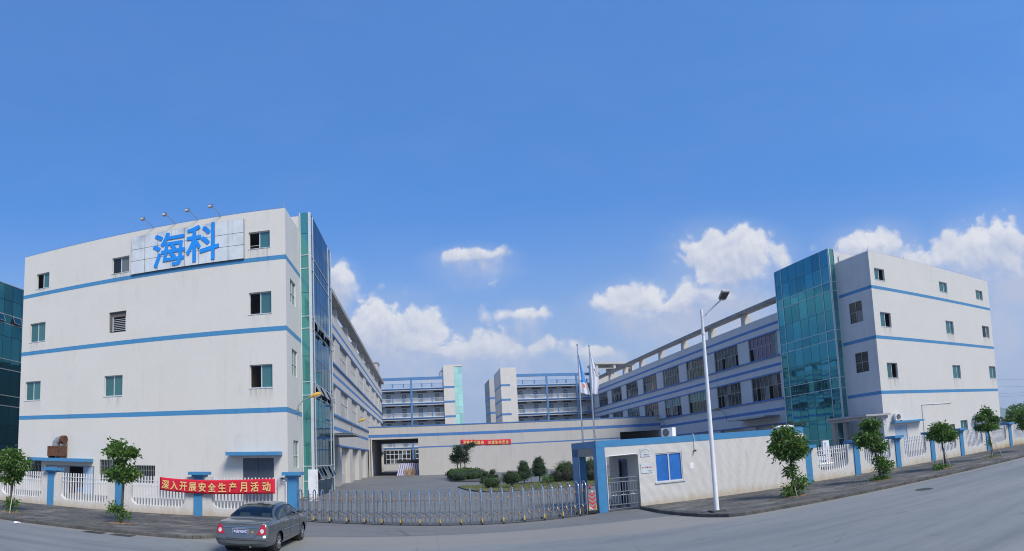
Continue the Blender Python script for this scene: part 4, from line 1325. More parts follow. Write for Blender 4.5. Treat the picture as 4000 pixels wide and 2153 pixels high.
# ------------------------------------------------------------------ air conditioners
def aircon(label, x, y, z, rz=0.0, s=1.0):
    t = thing('air_conditioner', label, 'air conditioner', (x, y, z), None, rz)
    mb = MB().box(-.45 * s, .45 * s, -.17, .17, 0.06, .72 * s)
    obj('casing', mb.mesh('casing', M['white_plastic']), t)
    mb = MB()
    for r in (.08, .14, .20, .26):
        ring = [(-.08 * s + r * math.cos(w) * s, -.185, .39 * s + r * s * math.sin(w)) for w in np.linspace(0, 2 * math.pi, 19)]
        mb.tube(ring, .007, 4, False)
    for w in np.linspace(0, math.pi, 7)[:-1]:
        mb.tube([(-.08 * s + .27 * s * math.cos(w), -.18, .39 * s + .27 * s * math.sin(w)), (-.08 * s - .27 * s * math.cos(w), -.18, .39 * s - .27 * s * math.sin(w))], .006, 4)
    obj('fan_grille', mb.mesh('fan_grille', M['alu_grey']), t)
    disc = [(-.08 * s + .275 * s * math.cos(w), .39 * s + .275 * s * math.sin(w)) for w in np.linspace(0, 2 * math.pi, 21)[:-1]]
    obj('fan_opening', MB().prism(disc, lambda a, b, c: (a, c, b), -.176, -.168).mesh('fan_opening', M['soffit']), t)
    obj('foot', MB().box(-.36, -.28, -.2, .2, 0, .06).mesh('foot', M['black_plastic']), t)
    obj('foot', MB().box(.28, .36, -.2, .2, 0, .06).mesh('foot', M['black_plastic']), t)
    return t
aircon('white air conditioner unit on the ledge over the pale blue door', 42.15, YR - .33, 3.20, -.15, 1.05)
t = aircon('white air conditioner standing on the guard house roof', 11.95, 25.4, 3.06, -1.0, .72)

# ------------------------------------------------------------------ sign board on the gable
sb = thing('sign_board', 'panelled silver sign board with large blue characters on the gable', 'sign', (-16.5, YL - .1, 18.8))
sx = [-21.05, -19.86, -18.75, -17.64, -16.53, -15.40, -14.27, -13.14, -11.96]
sz = [17.12, 18.22, 19.2, 20.32]
for p, q_ in zip(sx[:-1], sx[1:]):
    for c, d_ in zip(sz[:-1], sz[1:]):
        fpiece('panel', M['panel'], sb, FSL, p + .018, q_ - .018, c + .018, d_ - .018, .06 + random.uniform(-.004, .004), .155)
FSL.box(MB(), sx[0], sx[-1], sz[0], sz[-1], .01, .13).build('backing', M['soffit'], sb)
for ch, x, w, zc, hh in (('海', -17.80, 2.8, 18.72, 3.0), ('科', -15.08, 2.7, 18.86, 3.25)):
    put_glyph(ch, M['sign_blue'], sb, (x, YL - .19, zc), w, hh, (math.pi / 2, 0, 0), 0.019, 0.02)
def flood(label, x):
    t = thing('floodlight', label, 'floodlight', (x, YL - .02, ZT), 'floodlights over the sign board')
    obj('arm', MB().tube([(0, .15, -.1), (-.16, -.35, .25), (-.32, -.95, .42)], .025, 6).mesh('arm', M['alu_grey']), t)
    mb = MB().box(-.56, -.28, -1.18, -.92, .34, .52)
    obj('housing', mb.mesh('housing', M['lamp_grey']), t)
    mb = MB().tube([(-.58, -1.05, .40), (-.58, -1.05, .60), (-.26, -1.05, .60), (-.26, -1.05, .40)], .014, 5)
    obj('yoke', mb.mesh('yoke', M['black_plastic']), t)
    obj('lens', MB().box(-.54, -.30, -1.19, -1.182, .36, .50).mesh('lens', M['lens']), t)
for x, w in ((-19.15, 'first'), (-17.33, 'second'), (-15.5, 'third'), (-13.7, 'fourth')):
    flood('floodlight on a roof arm, %s from the far end of the sign' % w if w != 'fourth' else 'floodlight on a roof arm closest along the parapet to the glass tower', x)

# ------------------------------------------------------------------ banners
def banner(label, x0, x1, y, zf, h, text, tw, th, fs, sub=48):
    """zf(t) = top edge height along the cloth"""
    t = thing('banner', label, 'banner', ((x0 + x1) / 2, y, zf(.5)))
    vs, fc = [], []
    rows = 8
    ph = random.uniform(0, 6)
    def yy(s, r):
        return y + .018 * math.sin(s * 31 + ph + r * 2) + .012 * math.sin(s * 83 + ph) * r
    for i in range(sub + 1):
        s = i / sub
        for j in range(rows + 1):
            r = j / rows
            vs.append((x0 + (x1 - x0) * s, yy(s, r), zf(s) - h(s) * r))
    for i in range(sub):
        for j in range(rows):
            a = i * (rows + 1) + j
            fc.append((a, a + 1, a + rows + 2, a + rows + 1))
    b = base_of(t)
    me = bpy.data.meshes.new('cloth')
    me.from_pydata([tuple(Vector(v) - b) for v in vs], [], fc)
    me.materials.append(M['red_cloth'])
    me.shade_smooth()
    o = obj('cloth', me, t)
    sm = o.modifiers.new('thick', 'SOLIDIFY')
    sm.thickness = 0.006
    for ch, s in text:
        z = zf(s) - h(s) * .52
        sl = (zf(s + .02) - zf(s - .02)) / (.04 * (x1 - x0))
        put_glyph(ch, M['gold'], t, (x0 + (x1 - x0) * s, y - .04, z), tw, th, (math.pi / 2, -math.atan(sl), 0), fs)
    return t
txt = '深入开展安全生产月活动'
xs = [-12.12, -11.65, -11.17, -10.69, -10.20, -9.71, -9.20, -8.68, -8.16, -7.63, -7.07]
banner('red banner with gold characters tied across the fence', -12.45, -6.68, 24.17, lambda s: 1.94 - .52 * s * (1 - s) ** 1.6 - .04 * s + .03 * s * s, lambda s: .63 + .05 * s,
       [(c, (x + 12.45) / 5.77) for c, x in zip(txt, xs)], .40, .46, .028)
txt2 = '消除事故隐患 关爱生命安全'
banner('red banner with gold characters hung on the link building', 5.8, 13.9, YB - .06, lambda s: 5.50 - .22 * s - .35 * s * (1 - s), lambda s: .80 + .06 * s,
       [(c, .075 + .85 * k / (len(txt2) - 1)) for k, c in enumerate(txt2) if c != ' '], .50, .60, .03)

# ------------------------------------------------------------------ rusty extractor box on the canopy
ef = thing('exhaust_fan', 'rusty exhaust fan box with a grey elbow duct on the canopy', 'exhaust fan', (-27.2, YL - .55, 2.80))
MB().box(-28.0, -26.65, YL - 1.0, YL - .15, 2.95, 3.75).build('casing', M['rust'], ef)
for x in (-27.95, -26.8):
    piece('foot', M['rust'], ef, x, x + .12, YL - .95, YL - .2, 2.80, 2.95)
mb = MB()
mb.tube([(-27.45, YL - .6, 3.72), (-27.42, YL - .6, 4.0), (-27.25, YL - .6, 4.2), (-26.9, YL - .6, 4.28)], [.30, .31, .30, .29], 14)
mb.build('duct', M['galv'], ef, True)
mb = MB()
mb.tube([(-26.9, YL - .6, 4.26), (-26.72, YL - .6, 4.26)], [.33, .36], 16).tube([(-26.72, YL - .6, 4.26), (-26.55, YL - .6, 4.24)], [.36, .37], 16)
mb.build('fan_ring', M['rust'], ef, True)

# ------------------------------------------------------------------ wall lamps on gooseneck arms
def wall_lamp(label, x, y, z, sx_, s=.86):
    t = thing('wall_lamp', label, 'lamp', (x, y, z), 'gooseneck lamps on the courtyard walls')
    mb = MB().tube([(0, 0, -.8 * s), (.06 * sx_, 0, -.1), (.10 * sx_, 0, .35 * s), (.45 * sx_, 0, .80 * s), (1.05 * sx_, 0, 1.1 * s)], .035, 8)
    obj('arm', mb.mesh('arm', M['galv'], smooth=True), t)
    obj('wall_bracket', MB().box(0, .14 * sx_, -.09, .09, -.18, .12).mesh('wall_bracket', M['lamp_grey']), t)
    mb = MB().tube([(.95 * sx_, 0, 1.06 * s), (1.2 * sx_, 0, 1.18 * s), (1.55 * sx_, 0, 1.30 * s), (1.82 * sx_, 0, 1.33 * s)], [.05, .13, .17, .05], 10)
    obj('housing', mb.mesh('housing', M['lamp_yellow'], smooth=True), t)
    mb = MB().tube([(1.25 * sx_, 0, 1.10 * s), (1.5 * sx_, 0, 1.17 * s), (1.74 * sx_, 0, 1.23 * s)], [.08, .13, .06], 10)
    obj('lens', mb.mesh('lens', M['lens'], smooth=True), t)
wall_lamp('yellow gooseneck lamp on the tiled end wall beside the glass strip', XL, 38.6, 6.35, 1)
wall_lamp('gooseneck lamp above the steel awning of the white tiled block', XL, 68.0, 6.6, 1)
wall_lamp('gooseneck lamp near the awning of the glass tower block', XR, 66.5, 6.1, -1)
wall_lamp('gooseneck lamp in the corner by the link building', XR, 87.2, 6.35, -1)

# ------------------------------------------------------------------ standing sign panels at the tower entrances
def totem(label, x, y, w, h, mark):
    t = thing('totem_sign', label, 'sign', (x, y, 0))
    MB().box(x - w / 2, x + w / 2, y - .12, y + .12, .08, h).build('panel', M['white_plastic'], t)
    MB().box(x - w / 2 - .05, x + w / 2 + .05, y - .2, y + .2, 0, .08).build('base', M['alu_grey'], t)
    if mark:
        for k, c in enumerate('海科'):
            put_glyph(c, M['sign_blue'], t, (x - .12, y - .125, h - .28 - k * .26), .2, .24)
    else:
        mb = MB()
        for k in range(9):
            mb.box(x + .2, x + .24, y - .124, y - .1205, h - .5 - k * .09, h - .44 - k * .09)
        tag(mb.build('small_print', M['alu_grey'], t), kind='stuff')
    return t
totem('tall white sign panel in front of the glass stair tower strip', -7.35, 36.0, .62, 2.15, 0)
totem('white sign panel with blue characters at the porch of the teal tower', 32.9, 37.6, .75, 2.0, 1)
# ------------------------------------------------------------------ boundary fences
def fence(label, y, pillars, caps_z, panel_top, sill, bar_top, step, rails, rust_from=99, shoulder=.46, ends=(True, True), first_panel=True, last_panel=True):
    root = thing('boundary_fence', label, 'fence', ((pillars[0] + pillars[-1]) / 2, y, 0))
    F_ = Face('Y', y, -1)
    pw = .21
    for x in pillars:
        p = MB().box(x - pw, x + pw, y - .06, y + .36, .05, caps_z - .24).build('pillar', M['blue'], root)
        MB().box(x - .3, x + .3, y - .15, y + .45, caps_z - .24, caps_z - .15).build('neck', M['blue'], p)
        MB().box(x - .43, x + .43, y - .27, y + .57, caps_z - .15, caps_z).build('cap', M['blue'], p)
    spans = list(zip(pillars[:-1], pillars[1:]))
    for n, (a, b) in enumerate(spans):
        u0, u1 = a + pw, b - pw
        r = .42
        m_ = M['tile_rust'] if u0 > rust_from else M['tile_low']
        poly = [(u0, .06), (u1, .06), (u1, panel_top), (u1 - shoulder, panel_top), (u1 - shoulder, sill + r)]
        poly += [(u1 - shoulder - r + r * math.cos(R_(w)), sill + r - r * math.sin(R_(w))) for w in range(15, 91, 15)]
        poly += [(u0 + shoulder + r - r * math.sin(R_(w)), sill + r - r * math.cos(R_(w))) for w in range(0, 91, 15)]
        poly += [(u0 + shoulder, panel_top), (u0, panel_top)]
        MB().prism(poly, F_.p, -.24, 0).build('wall_panel', m_, root)
        s0, s1 = u0 + shoulder, u1 - shoulder
        k = int(round((s1 - s0) / step))
        for j in range(k):
            u = s0 + (j + .5) * (s1 - s0) / k
            e = min(u - s0, s1 - u)
            zb = sill + (r - math.sqrt(max(0, r * r - (r - e) ** 2)) if e < r else 0) - .02
            fpiece('baluster', M['rail_white'], root, F_, u - .026, u + .026, zb, bar_top + random.uniform(-.008, .008), -.16, -.108)
        for z in rails:
            fpiece('rail', M['rail_white'], root, F_, s0, s1, z - .012, z + .012, -.105, -.09)
    return root
fence('tiled fence with blue pillars in front of the sign-board factory', 24.35, [-28.2, -23.75, -19.28, -14.85, -10.48, -5.92], 2.22, 1.98, .50, 1.96, .168, (1.74, 1.50))
FRY = 22.95
fence('tiled fence with blue pillars beyond the guard house', FRY, [18.78, 22.40, 26.0, 29.56, 33.04, 36.6, 40.2, 43.8], 2.11, 1.93, .62, 1.93, .165, (1.74, 1.52), 35)

# ------------------------------------------------------------------ retractable gate
GP = [(-5.62, 24.35), (-4.9, 23.95), (-4.05, 23.62), (-3.26, 23.35), (-2.45, 23.05), (-1.65, 22.68), (-.84, 22.4), (-.03, 22.12), (.8, 21.9), (1.7, 21.7), (2.65, 21.55), (3.6, 21.55), (4.5, 21.65), (5.3, 21.85), (6.1, 22.1), (6.55, 22.3)]
def along(path, step):
    out = [Vector(path[0])]
    acc = 0
    pts = [Vector(p) for p in path]
    for a, b in zip(pts[:-1], pts[1:]):
        L = (b - a).length
        while acc + L >= step * len(out):
            out.append(a.lerp(b, (step * len(out) - acc) / L))
        acc += L
    return out
gpts = along(GP, .412)
rg = thing('retractable_gate', 'stainless steel folding gate drawn across the driveway', 'gate', (0.5, 22.6, 0))
gb = base_of(rg)
DEP = .56
leg = MB()
pr = [(0, 0, .03), (0, 0, 1.22)] + [(0, DEP / 2 - DEP / 2 * math.cos(R_(w)), 1.22 + .20 * math.sin(R_(w))) for w in range(20, 161, 20)] + [(0, DEP, 1.22), (0, DEP, .03)]
leg.tube(pr, .028, 8)
arch_me = leg.mesh('arch_post', M['chrome'], smooth=True)
pin = MB().tube([(0, 0, .05), (0, 0, 1.13)], .018, 6).tube([(0, 0, 1.13), (0, 0, 1.19)], .012, 6)
pin_me = pin.mesh('pin_post', M['inox'])
ball_me = MB().tube([(0, 0, 1.185), (0, 0, 1.205), (0, 0, 1.23), (0, 0, 1.25)], [.012, .027, .027, .008], 8).mesh('finial', M['chrome'], smooth=True)
joint_me = MB().box(-.022, .022, -.03, .01, -.03, .03).mesh('joint', M['orange'])
wheel_me = MB().tube([(-.02, 0, .055), (.02, 0, .055)], .055, 12).mesh('wheel', M['rubber'])
brk_me = MB().box(-.018, .018, -.04, -.012, .10, .27).mesh('bracket', M['yellow'])
strut = {}
def link_bar(a, b, mat=M['inox'], w=.034, name='lattice_bar'):
    a, b = Vector(a), Vector(b)
    L = (b - a).length
    key = round(L, 2)
    if key not in strut:
        strut[key] = MB().box(-.006, .006, -w / 2, w / 2, 0, 1).mesh('lattice_bar', M['inox'])
    o = obj(name, strut[key], rg, a - gb)
    o.rotation_mode = 'QUATERNION'
    o.rotation_quaternion = (b - a).to_track_quat('Z', 'X')
    o.scale = (1, 1, L)
    return o
for i, p in enumerate(gpts):
    q_ = gpts[min(i + 1, len(gpts) - 1)] if i < len(gpts) - 1 else p + (p - gpts[i - 1])
    t = (q_ - p).normalized()
    yaw = math.atan2(t.y, t.x)
    nrm = Vector((0.0, 1.0))                        # the hoops all stand square to the street
    rel_ = Vector((p.x - gb.x, p.y - gb.y, 0))
    o = obj('arch_post', arch_me, rg, rel_)
    if i % 2 == 0:
        for dd_ in (0, DEP):
            obj('wheel', wheel_me, rg, rel_ + Vector((*(nrm * dd_), 0)), (0, 0, yaw))
        obj('bracket', brk_me, rg, rel_, (0, 0, yaw))
    if i == len(gpts) - 1:
        break
    c = (p + q_) / 2
    for dd_ in (.0, DEP):
        cc = c + nrm * dd_
        rc = Vector((cc.x - gb.x, cc.y - gb.y, 0))
        if dd_ == 0:
            pp = obj('pin_post', pin_me, rg, rc + Vector((*(nrm * .08), 0)), (0, 0, yaw))
            obj('finial', ball_me, pp)
            obj('joint', joint_me, rg, rc + Vector((*(nrm * .03), 1.06)), (0, 0, yaw))
            obj('joint', joint_me, rg, rc + Vector((0, 0, .39)), (0, 0, yaw)).scale = (.8, .8, .8)
        A, B = p + nrm * dd_, q_ + nrm * dd_
        e = nrm * .03 if dd_ == 0 else -nrm * .03
        A, B, C2 = A + e, B + e, cc + e
        link_bar((*A, .93), (*C2, 1.06))
        link_bar((*B, .93), (*C2, 1.06))
        link_bar((*A, .55), (*B, .24))
        link_bar((*(A + e * .4), .24), (*(B + e * .4), .55))
    # cross braces between the front and rear leaves
    link_bar((*p, .55), (*(q_ + nrm * DEP), .30), w=.024, name='cross_brace')
mb = MB()
mb.tube([(x, y + .01, .012) for x, y in GP], .018, 6)
mb.build('guide_rail', M['iron'], rg)
# drive unit
dx0, dy0 = 6.80, 22.34
du = MB().box(dx0 - .17, dx0 + .17, dy0, dy0 + .5, .16, 1.06).build('drive_box', M['inox'], rg)
FV = Face('Y', dy0, -1)
FV.box(MB(), dx0 - .15, dx0 + .15, .2, 1.0, .0, .004).build('face_plate', M['alu_grey'], du)
for k in range(4):
    z = .26 + k * .18
    poly = [(dx0 - .14, z + .14), (dx0, z + .03), (dx0 + .14, z + .14), (dx0 + .14, z + .06), (dx0, z - .05), (dx0 - .14, z + .06)]
    MB().prism(poly, FV.p, .004, .008).build('chevron', M['red_refl'], du)
MB().prism([(dx0 - .14, .34), (dx0, .23), (dx0, .19), (dx0 - .14, .26)], FV.p, .008, .012).build('chevron', M['white_plastic'], du)
MB().tube([(dx0, dy0 - .02, .97), (dx0, dy0, .97)], .035, 12).build('lamp_lens', M['white_plastic'], du)
MB().tube([(dx0 - .03, dy0 + .2, 1.06), (dx0 - .03, dy0 + .2, 1.10)], .05, 10).build('beacon_base', M['black_plastic'], du)
MB().tube([(dx0 - .03, dy0 + .2, 1.10), (dx0 - .03, dy0 + .2, 1.20), (dx0 - .03, dy0 + .2, 1.24)], [.042, .042, .02], 12).build('beacon', M['red_plastic'], du)
piece('yellow_edge', M['yellow'], du, dx0 - .17, dx0 - .145, dy0 - .012, dy0, .14, .40)
piece('yellow_edge', M['yellow'], du, dx0 + .145, dx0 + .17, dy0 - .012, dy0, .14, .40)
MB().box(dx0 - .18, dx0 + .18, dy0 - .03, dy0 + .5, .06, .16).build('skirt', M['black_plastic'], du)
for x in (-.12, .12):
    MB().tube([(dx0 + x - .03, dy0 + .03, .06), (dx0 + x + .03, dy0 + .03, .06)], .06, 12).build('wheel', M['rubber'], du)

MB().tube([(-6.18, 24.25, .14), (-6.18, 24.25, 1.75), (-6.24, 24.22, 1.83), (-6.34, 24.2, 1.84)], .016, 6).build('conduit', M['white_plastic'], bpy.data.objects['boundary_fence'])
# ------------------------------------------------------------------ street lamp
sl = thing('street_lamp', 'tall white street lamp on the pavement corner by the guard house', 'street lamp', (10.07, 17.77, PAV_H))
lx, ly = 10.07, 17.77
MB().box(lx - .27, lx + .27, ly - .22, ly + .22, PAV_H - .05, PAV_H + .06).build('footing', M['kerb'], sl)
MB().tube([(lx, ly, PAV_H), (lx, ly, PAV_H + .1), (lx, ly, 3.5), (lx, ly, 7.68)], [.11, .092, .078, .052], 16).build('pole', M['white_steel'], sl, True)
MB().tube([(lx, ly, 6.72), (lx, ly, 6.80)], .075, 14).build('collar', M['white_steel'], sl)
MB().tube([(lx + .02, ly, 7.42), (lx + .42, ly - .14, 7.76), (lx + .80, ly - .28, 8.10)], [.036, .034, .032], 10).build('arm', M['white_steel'], sl, True)
MB().tube([(lx + .02, ly, 7.2), (lx + .3, ly - .04, 7.70)], .014, 6).build('brace', M['white_steel'], sl)
hd = MB()
ax = Vector((-.17, -.6, .16)).normalized()
sd_ = Vector((.96, -.27, .0)).normalized()
n_ = ax.cross(sd_).normalized()
if n_.z < 0:
    n_ = -n_
c0 = Vector((lx + .79, ly - .25, 8.09))
def hp(a, b, c):
    return c0 + ax * a + sd_ * b + n_ * c
prof = [(-.05, .08), (.04, .15), (.56, .16), (.64, .14)]
top = [hp(a, s * b, .04) for s in (1,) for a, b in prof] + [hp(a, -b, .04) for a, b in reversed(prof)]
bot = [hp(a, b * .95, -.04) for a, b in prof] + [hp(a, -b * .95, -.04) for a, b in reversed(prof)]
k = len(hd.v)
hd.v += [tuple(v) for v in top + bot]
n8 = len(top)
hd.f += [tuple(range(n8)), tuple(range(n8, 2 * n8))[::-1]]
hd.mi += [0, 0]
for i in range(n8):
    j = (i + 1) % n8
    hd.f.append((i, j, n8 + j, n8 + i))
    hd.mi.append(0)
h_ = hd.build('lamp_head', M['lamp_grey'], sl)
mb = MB()
mb.quad(hp(.08, -.12, -.0415), hp(.08, .12, -.0415), hp(.54, .125, -.0415), hp(.54, -.125, -.0415))
mb.build('lens', M['black_plastic'], h_)

# ------------------------------------------------------------------ flagpoles and flags
def flagpole(label, x, y, h):
    t = thing('flagpole', label, 'flagpole', (x, y, 0))
    MB().tube([(x, y, .05), (x, y, 6.0), (x, y, 8.85)], [.085, .072, .068], 14).build('lower_pole', M['chrome'], t, True)
    MB().tube([(x, y, 8.85), (x, y, h)], [.052, .042], 12).build('upper_pole', M['chrome'], t, True)
    MB().tube([(x, y, h), (x, y, h + .05), (x, y, h + .12), (x, y, h + .16)], [.03, .075, .075, .02], 12).build('finial', M['chrome'], t, True)
    MB().box(x - .2, x + .2, y - .2, y + .2, 0, .12).build('base', M['kerb'], t)
flagpole('steel flagpole with the blue and white flag', 13.17, 45.0, 11.7)
flagpole('steel flagpole with the plain white flag', 14.22, 45.0, 11.62)
white_cloth = plain('white flag cloth', (0.62, 0.65, 0.74), .8, 0, .05, 2)
blue_cloth = plain('blue flag cloth', (0.05, 0.27, 0.68), .8)
orange_cloth = plain('orange flag patch', (0.80, 0.17, 0.03), .8)
lav_cloth = plain('ink print on flag', (0.10, 0.10, 0.28), .8)
def flag(label, x, y, z1, z0, wmax, colour, power, out):
    NR, NS = 44, 14
    vs, fc, mi = [], [], []
    for i in range(NR + 1):
        a = i / NR
        wd = wmax * out(a)
        for j in range(NS + 1):
            s = j / NS
            z = z1 - (z1 - z0) * a - .25 * s * wd
            fold = .10 * math.sin(s * 8.5 + a * 1.4) * (0.25 + .75 * a) * min(1, s * 4)
            vs.append((x + .05 + wd * s, y + fold, z))
    for i in range(NR):
        for j in range(NS):
            a = i * (NS + 1) + j
            fc.append((a, a + 1, a + NS + 2, a + NS + 1))
            mi.append(colour((j + .5) / NS, (i + .5) / NR))
    me = bpy.data.meshes.new('flag')
    me.from_pydata([tuple(Vector(v) - Vector((x, y, z1))) for v in vs], [], fc)
    for mm in (white_cloth, blue_cloth, orange_cloth, lav_cloth):
        me.materials.append(mm)
    me.polygons.foreach_set('material_index', mi)
    me.shade_smooth()
    o = tag(obj('flag', me, None, (x, y, z1)), label, 'flag')
    md = o.modifiers.new('thick', 'SOLIDIFY')
    md.thickness = .008
def col1(s, a):
    if .66 < a < .715 and s < .45:
        return 1
    if a < .70 and .18 + .2 * a < s < .80 + .15 * a:
        return 1
    if .76 < a < .83 and .36 < s < .62:
        return 2
    return 0
def col2(s, a):
    if abs(a - .43) < .035 and .5 < s < .62 or abs(s - .72) < .06 and .40 < a < .56 or abs(a - .55) < .015 and .55 < s < .8:
        return 3
    return 0
flag('limp blue and white flag with a small orange square', 13.17, 45.0, 10.95, 7.6, .85, col1, 1, lambda a: a ** .9)
flag('limp plain white flag with a thin line drawing', 14.22, 45.0, 11.25, 7.5, .66, col2, 1, lambda a: min(1, a * 1.75) ** .9 * (1 - .35 * max(0, a - .7) / .3))
# ------------------------------------------------------------------ plants
def leaf_mesh(name, mat, centers, normals, sizes, ratio=.34, curl=.25):
    """many small folded leaves: centre, facing direction, length"""
    n = len(centers)
    c = np.asarray(centers)
    nr = np.asarray(normals)
    nr = nr / (np.linalg.norm(nr, axis=1, keepdims=True) + 1e-9)
    r = rng.normal(size=(n, 3))
    side = np.cross(nr, r)
    side /= np.linalg.norm(side, axis=1, keepdims=True) + 1e-9
    up_ = np.cross(side, nr)
    s = np.asarray(sizes)[:, None]
    tip = nr * s
    wv = side * s * ratio * .5
    mid = c + tip * .45 + up_ * s * curl * .25
    v = np.empty((n, 4, 3))
    v[:, 0] = c
    v[:, 1] = mid + wv
    v[:, 2] = c + tip - up_ * s * curl * .35
    v[:, 3] = mid - wv
    me = bpy.data.meshes.new(name)
    me.vertices.add(n * 4)
    me.vertices.foreach_set('co', v.reshape(-1))
    me.loops.add(n * 4)
    me.loops.foreach_set('vertex_index', np.arange(n * 4))
    me.polygons.add(n)
    me.polygons.foreach_set('loop_start', np.arange(n) * 4)
    me.polygons.foreach_set('loop_total', np.full(n, 4))
    me.update(calc_edges=True)
    me.materials.append(mat)
    return me

def blob_leaves(blobs, per, size, droop=.55, shell=.55):
    """leaf sites in clumps through each lump's volume"""
    C, N, S = [], [], []
    for (cx, cy, cz, rx, ry, rz, k) in blobs:
        clumps = max(6, int(per * k / 12))
        for _ in range(clumps):
            d = rng.normal(size=3)
            d /= np.linalg.norm(d)
            rad = shell + (1 - shell) * rng.random() ** .7
            rad *= rng.uniform(.82, 1.10)
            p = np.array([cx, cy, cz]) + d * rad * np.array([rx, ry, rz])
            m_ = 12
            for _ in range(m_):
                off = rng.normal(size=3) * size * .55
                dirn = d * np.array([1, 1, .5]) + rng.normal(size=3) * .75 + np.array([0, 0, -droop])
                C.append(p + off)
                N.append(dirn)
                S.append(size * rng.uniform(.65, 1.25))
    return np.array(C), np.array(N), np.array(S)

def street_tree(label, x, y, trunk, blobs, low=(), stakes=(), leaf=.18, per=1050, lean=0.0, weeds=0):
    t = thing('street_tree', label, 'tree', (x, y, PAV_H), 'young street trees along the pavements')
    b = base_of(t)
    pts = [Vector((dx_, dy_, dz_)) for dx_, dy_, dz_ in trunk]
    mb = MB()
    rs = [.062 * (1 - .62 * k / (len(pts) - 1)) + .006 for k in range(len(pts))]
    mb.tube(pts, rs, 8)
    for (cx, cy, cz, rx, ry, rz, k) in blobs:
        # limbs into each lump
        near = min(pts, key=lambda p: (p - Vector((cx, cy, cz - rz))).length)
        for _ in range(5):
            d = Vector((random.uniform(-1, 1) * rx, random.uniform(-1, 1) * ry, random.uniform(-.3, .7) * rz))
            e = Vector((cx, cy, cz)) + d * .8
            m_ = near.lerp(e, .5) + Vector((0, 0, .06))
            mb.tube([near, m_, e], [.018, .012, .005], 5)
    for (cx, cy, cz, rx, ry, rz, k) in low:
        mb.tube([(0.02, 0, .03), (cx * .6, cy * .6, cz * .5), (cx, cy, cz)], [.014, .01, .005], 5)
    obj('trunk', mb.mesh('trunk', M['bark'], smooth=True), t)
    blobs = [(a, b_, c, max(.1, rx - .06), max(.1, ry - .06), max(.06, rz - .10), k) for a, b_, c, rx, ry, rz, k in blobs]
    C, N, S = blob_leaves(blobs, per, leaf, .6, .45)
    obj('crown', leaf_mesh('crown', M['leaf'], C, N, S, .42), t)
    if low:
        C, N, S = blob_leaves(low, per * .6, leaf * .95, .25, .2)
        tag(obj('sucker_growth', leaf_mesh('sucker_growth', M['leaf_young'], C, N, S), t), kind='stuff')
    if weeds:
        m_ = weeds
        C = np.stack([rng.normal(size=m_) * .28, rng.normal(size=m_) * .2, np.abs(rng.normal(size=m_)) * .07 + .02], 1)
        N = rng.normal(size=(m_, 3)) * np.array([1, 1, .5]) + np.array([0, 0, .4])
        tag(obj('weeds', leaf_mesh('weeds', M['leaf_young'], C, N, rng.uniform(.07, .15, m_), .25), t), kind='stuff')
    for (x0, y0, x1, y1, z1) in stakes:
        obj('support_stake', MB().tube([(x0, y0, -.02), (x1, y1, z1)], [.02, .016], 6).mesh('support_stake', M['stake']), t)
    return t

street_tree('young street tree with a round crown at the far end of the pavement', -17.76, 19.43, [(0, 0, -.05), (.02, 0, .7), (.06, 0, 1.4), (.05, 0, 2.2)],
            [(.08, 0, 2.28, .95, .85, .62, 1.6), (-.1, .05, 1.62, .55, .5, .24, .5), (-.1, 0, 2.75, .5, .5, .3, .6)], [(.05, -.05, .4, .34, .3, .28, .45)], [(.28, -.35, .22, .0, 1.6)])
street_tree('two-tiered young street tree beside the red banner', -11.86, 19.60, [(0, 0, -.05), (.06, 0, .8), (.1, 0, 1.6), (.08, 0, 2.4), (.0, 0, 3.1)],
            [(.05, 0, 2.08, .74, .68, .36, 1.25), (-.1, 0, 2.96, .66, .6, .17, .8), (-.18, 0, 3.2, .32, .3, .16, .3), (-.02, 0, 2.55, .22, .2, .14, .2), (.42, 0, 2.92, .28, .3, .18, .25)],
            [(-.22, -.05, .56, .26, .24, .17, .4), (.22, -.1, .32, .14, .14, .12, .15)])
street_tree('leafy young street tree against the guard house wall', 14.40, 18.70, [(0, 0, -.05), (-.02, 0, .6), (-.05, 0, 1.4), (-.12, 0, 2.2)],
            [(-.12, 0, 2.12, .92, .85, .62, 1.9), (-.3, 0, 2.68, .5, .5, .30, .6), (.35, 0, 2.0, .5, .5, .42, .5)],
            [(-.12, -.05, 1.15, .32, .3, .26, .5), (.3, -.1, .58, .40, .34, .30, .7), (-.45, -.1, .3, .14, .14, .22, .25)], [(-.1, -.3, -.04, 0, .85), (.28, -.1, .06, 0, .7)], weeds=260)
street_tree('ragged young street tree in front of the entrance porch', 19.90, 18.85, [(0, 0, -.05), (-.08, 0, .7), (-.22, 0, 1.5), (-.35, 0, 2.6)],
            [(-.6, 0, 2.12, .72, .66, .45, 1.2), (-.35, 0, 2.75, .5, .48, .32, .8), (.05, 0, 1.68, .42, .4, .30, .6), (-.95, 0, 2.0, .35, .35, .26, .35)],
            [(.28, -.05, .62, .46, .4, .42, 1.0), (-.1, -.05, .98, .3, .26, .22, .4)], weeds=700)
street_tree('mushroom-crowned young street tree propped by three stakes', 24.75, 18.40, [(0, 0, -.05), (-.08, 0, .8), (-.18, 0, 1.5), (-.2, 0, 2.62)],
            [(-.05, 0, 1.88, 1.02, .85, .36, 1.7), (-.2, 0, 2.25, .6, .6, .28, .8), (.4, 0, 1.72, .55, .5, .22, .5)],
            [(-.75, -.05, .12, .3, .2, .14, .4)], [(-.5, -.2, -.12, 0, 1.15), (.25, -.15, -.05, 0, 1.1), (.1, .3, -.1, 0, 1.1)], weeds=200)
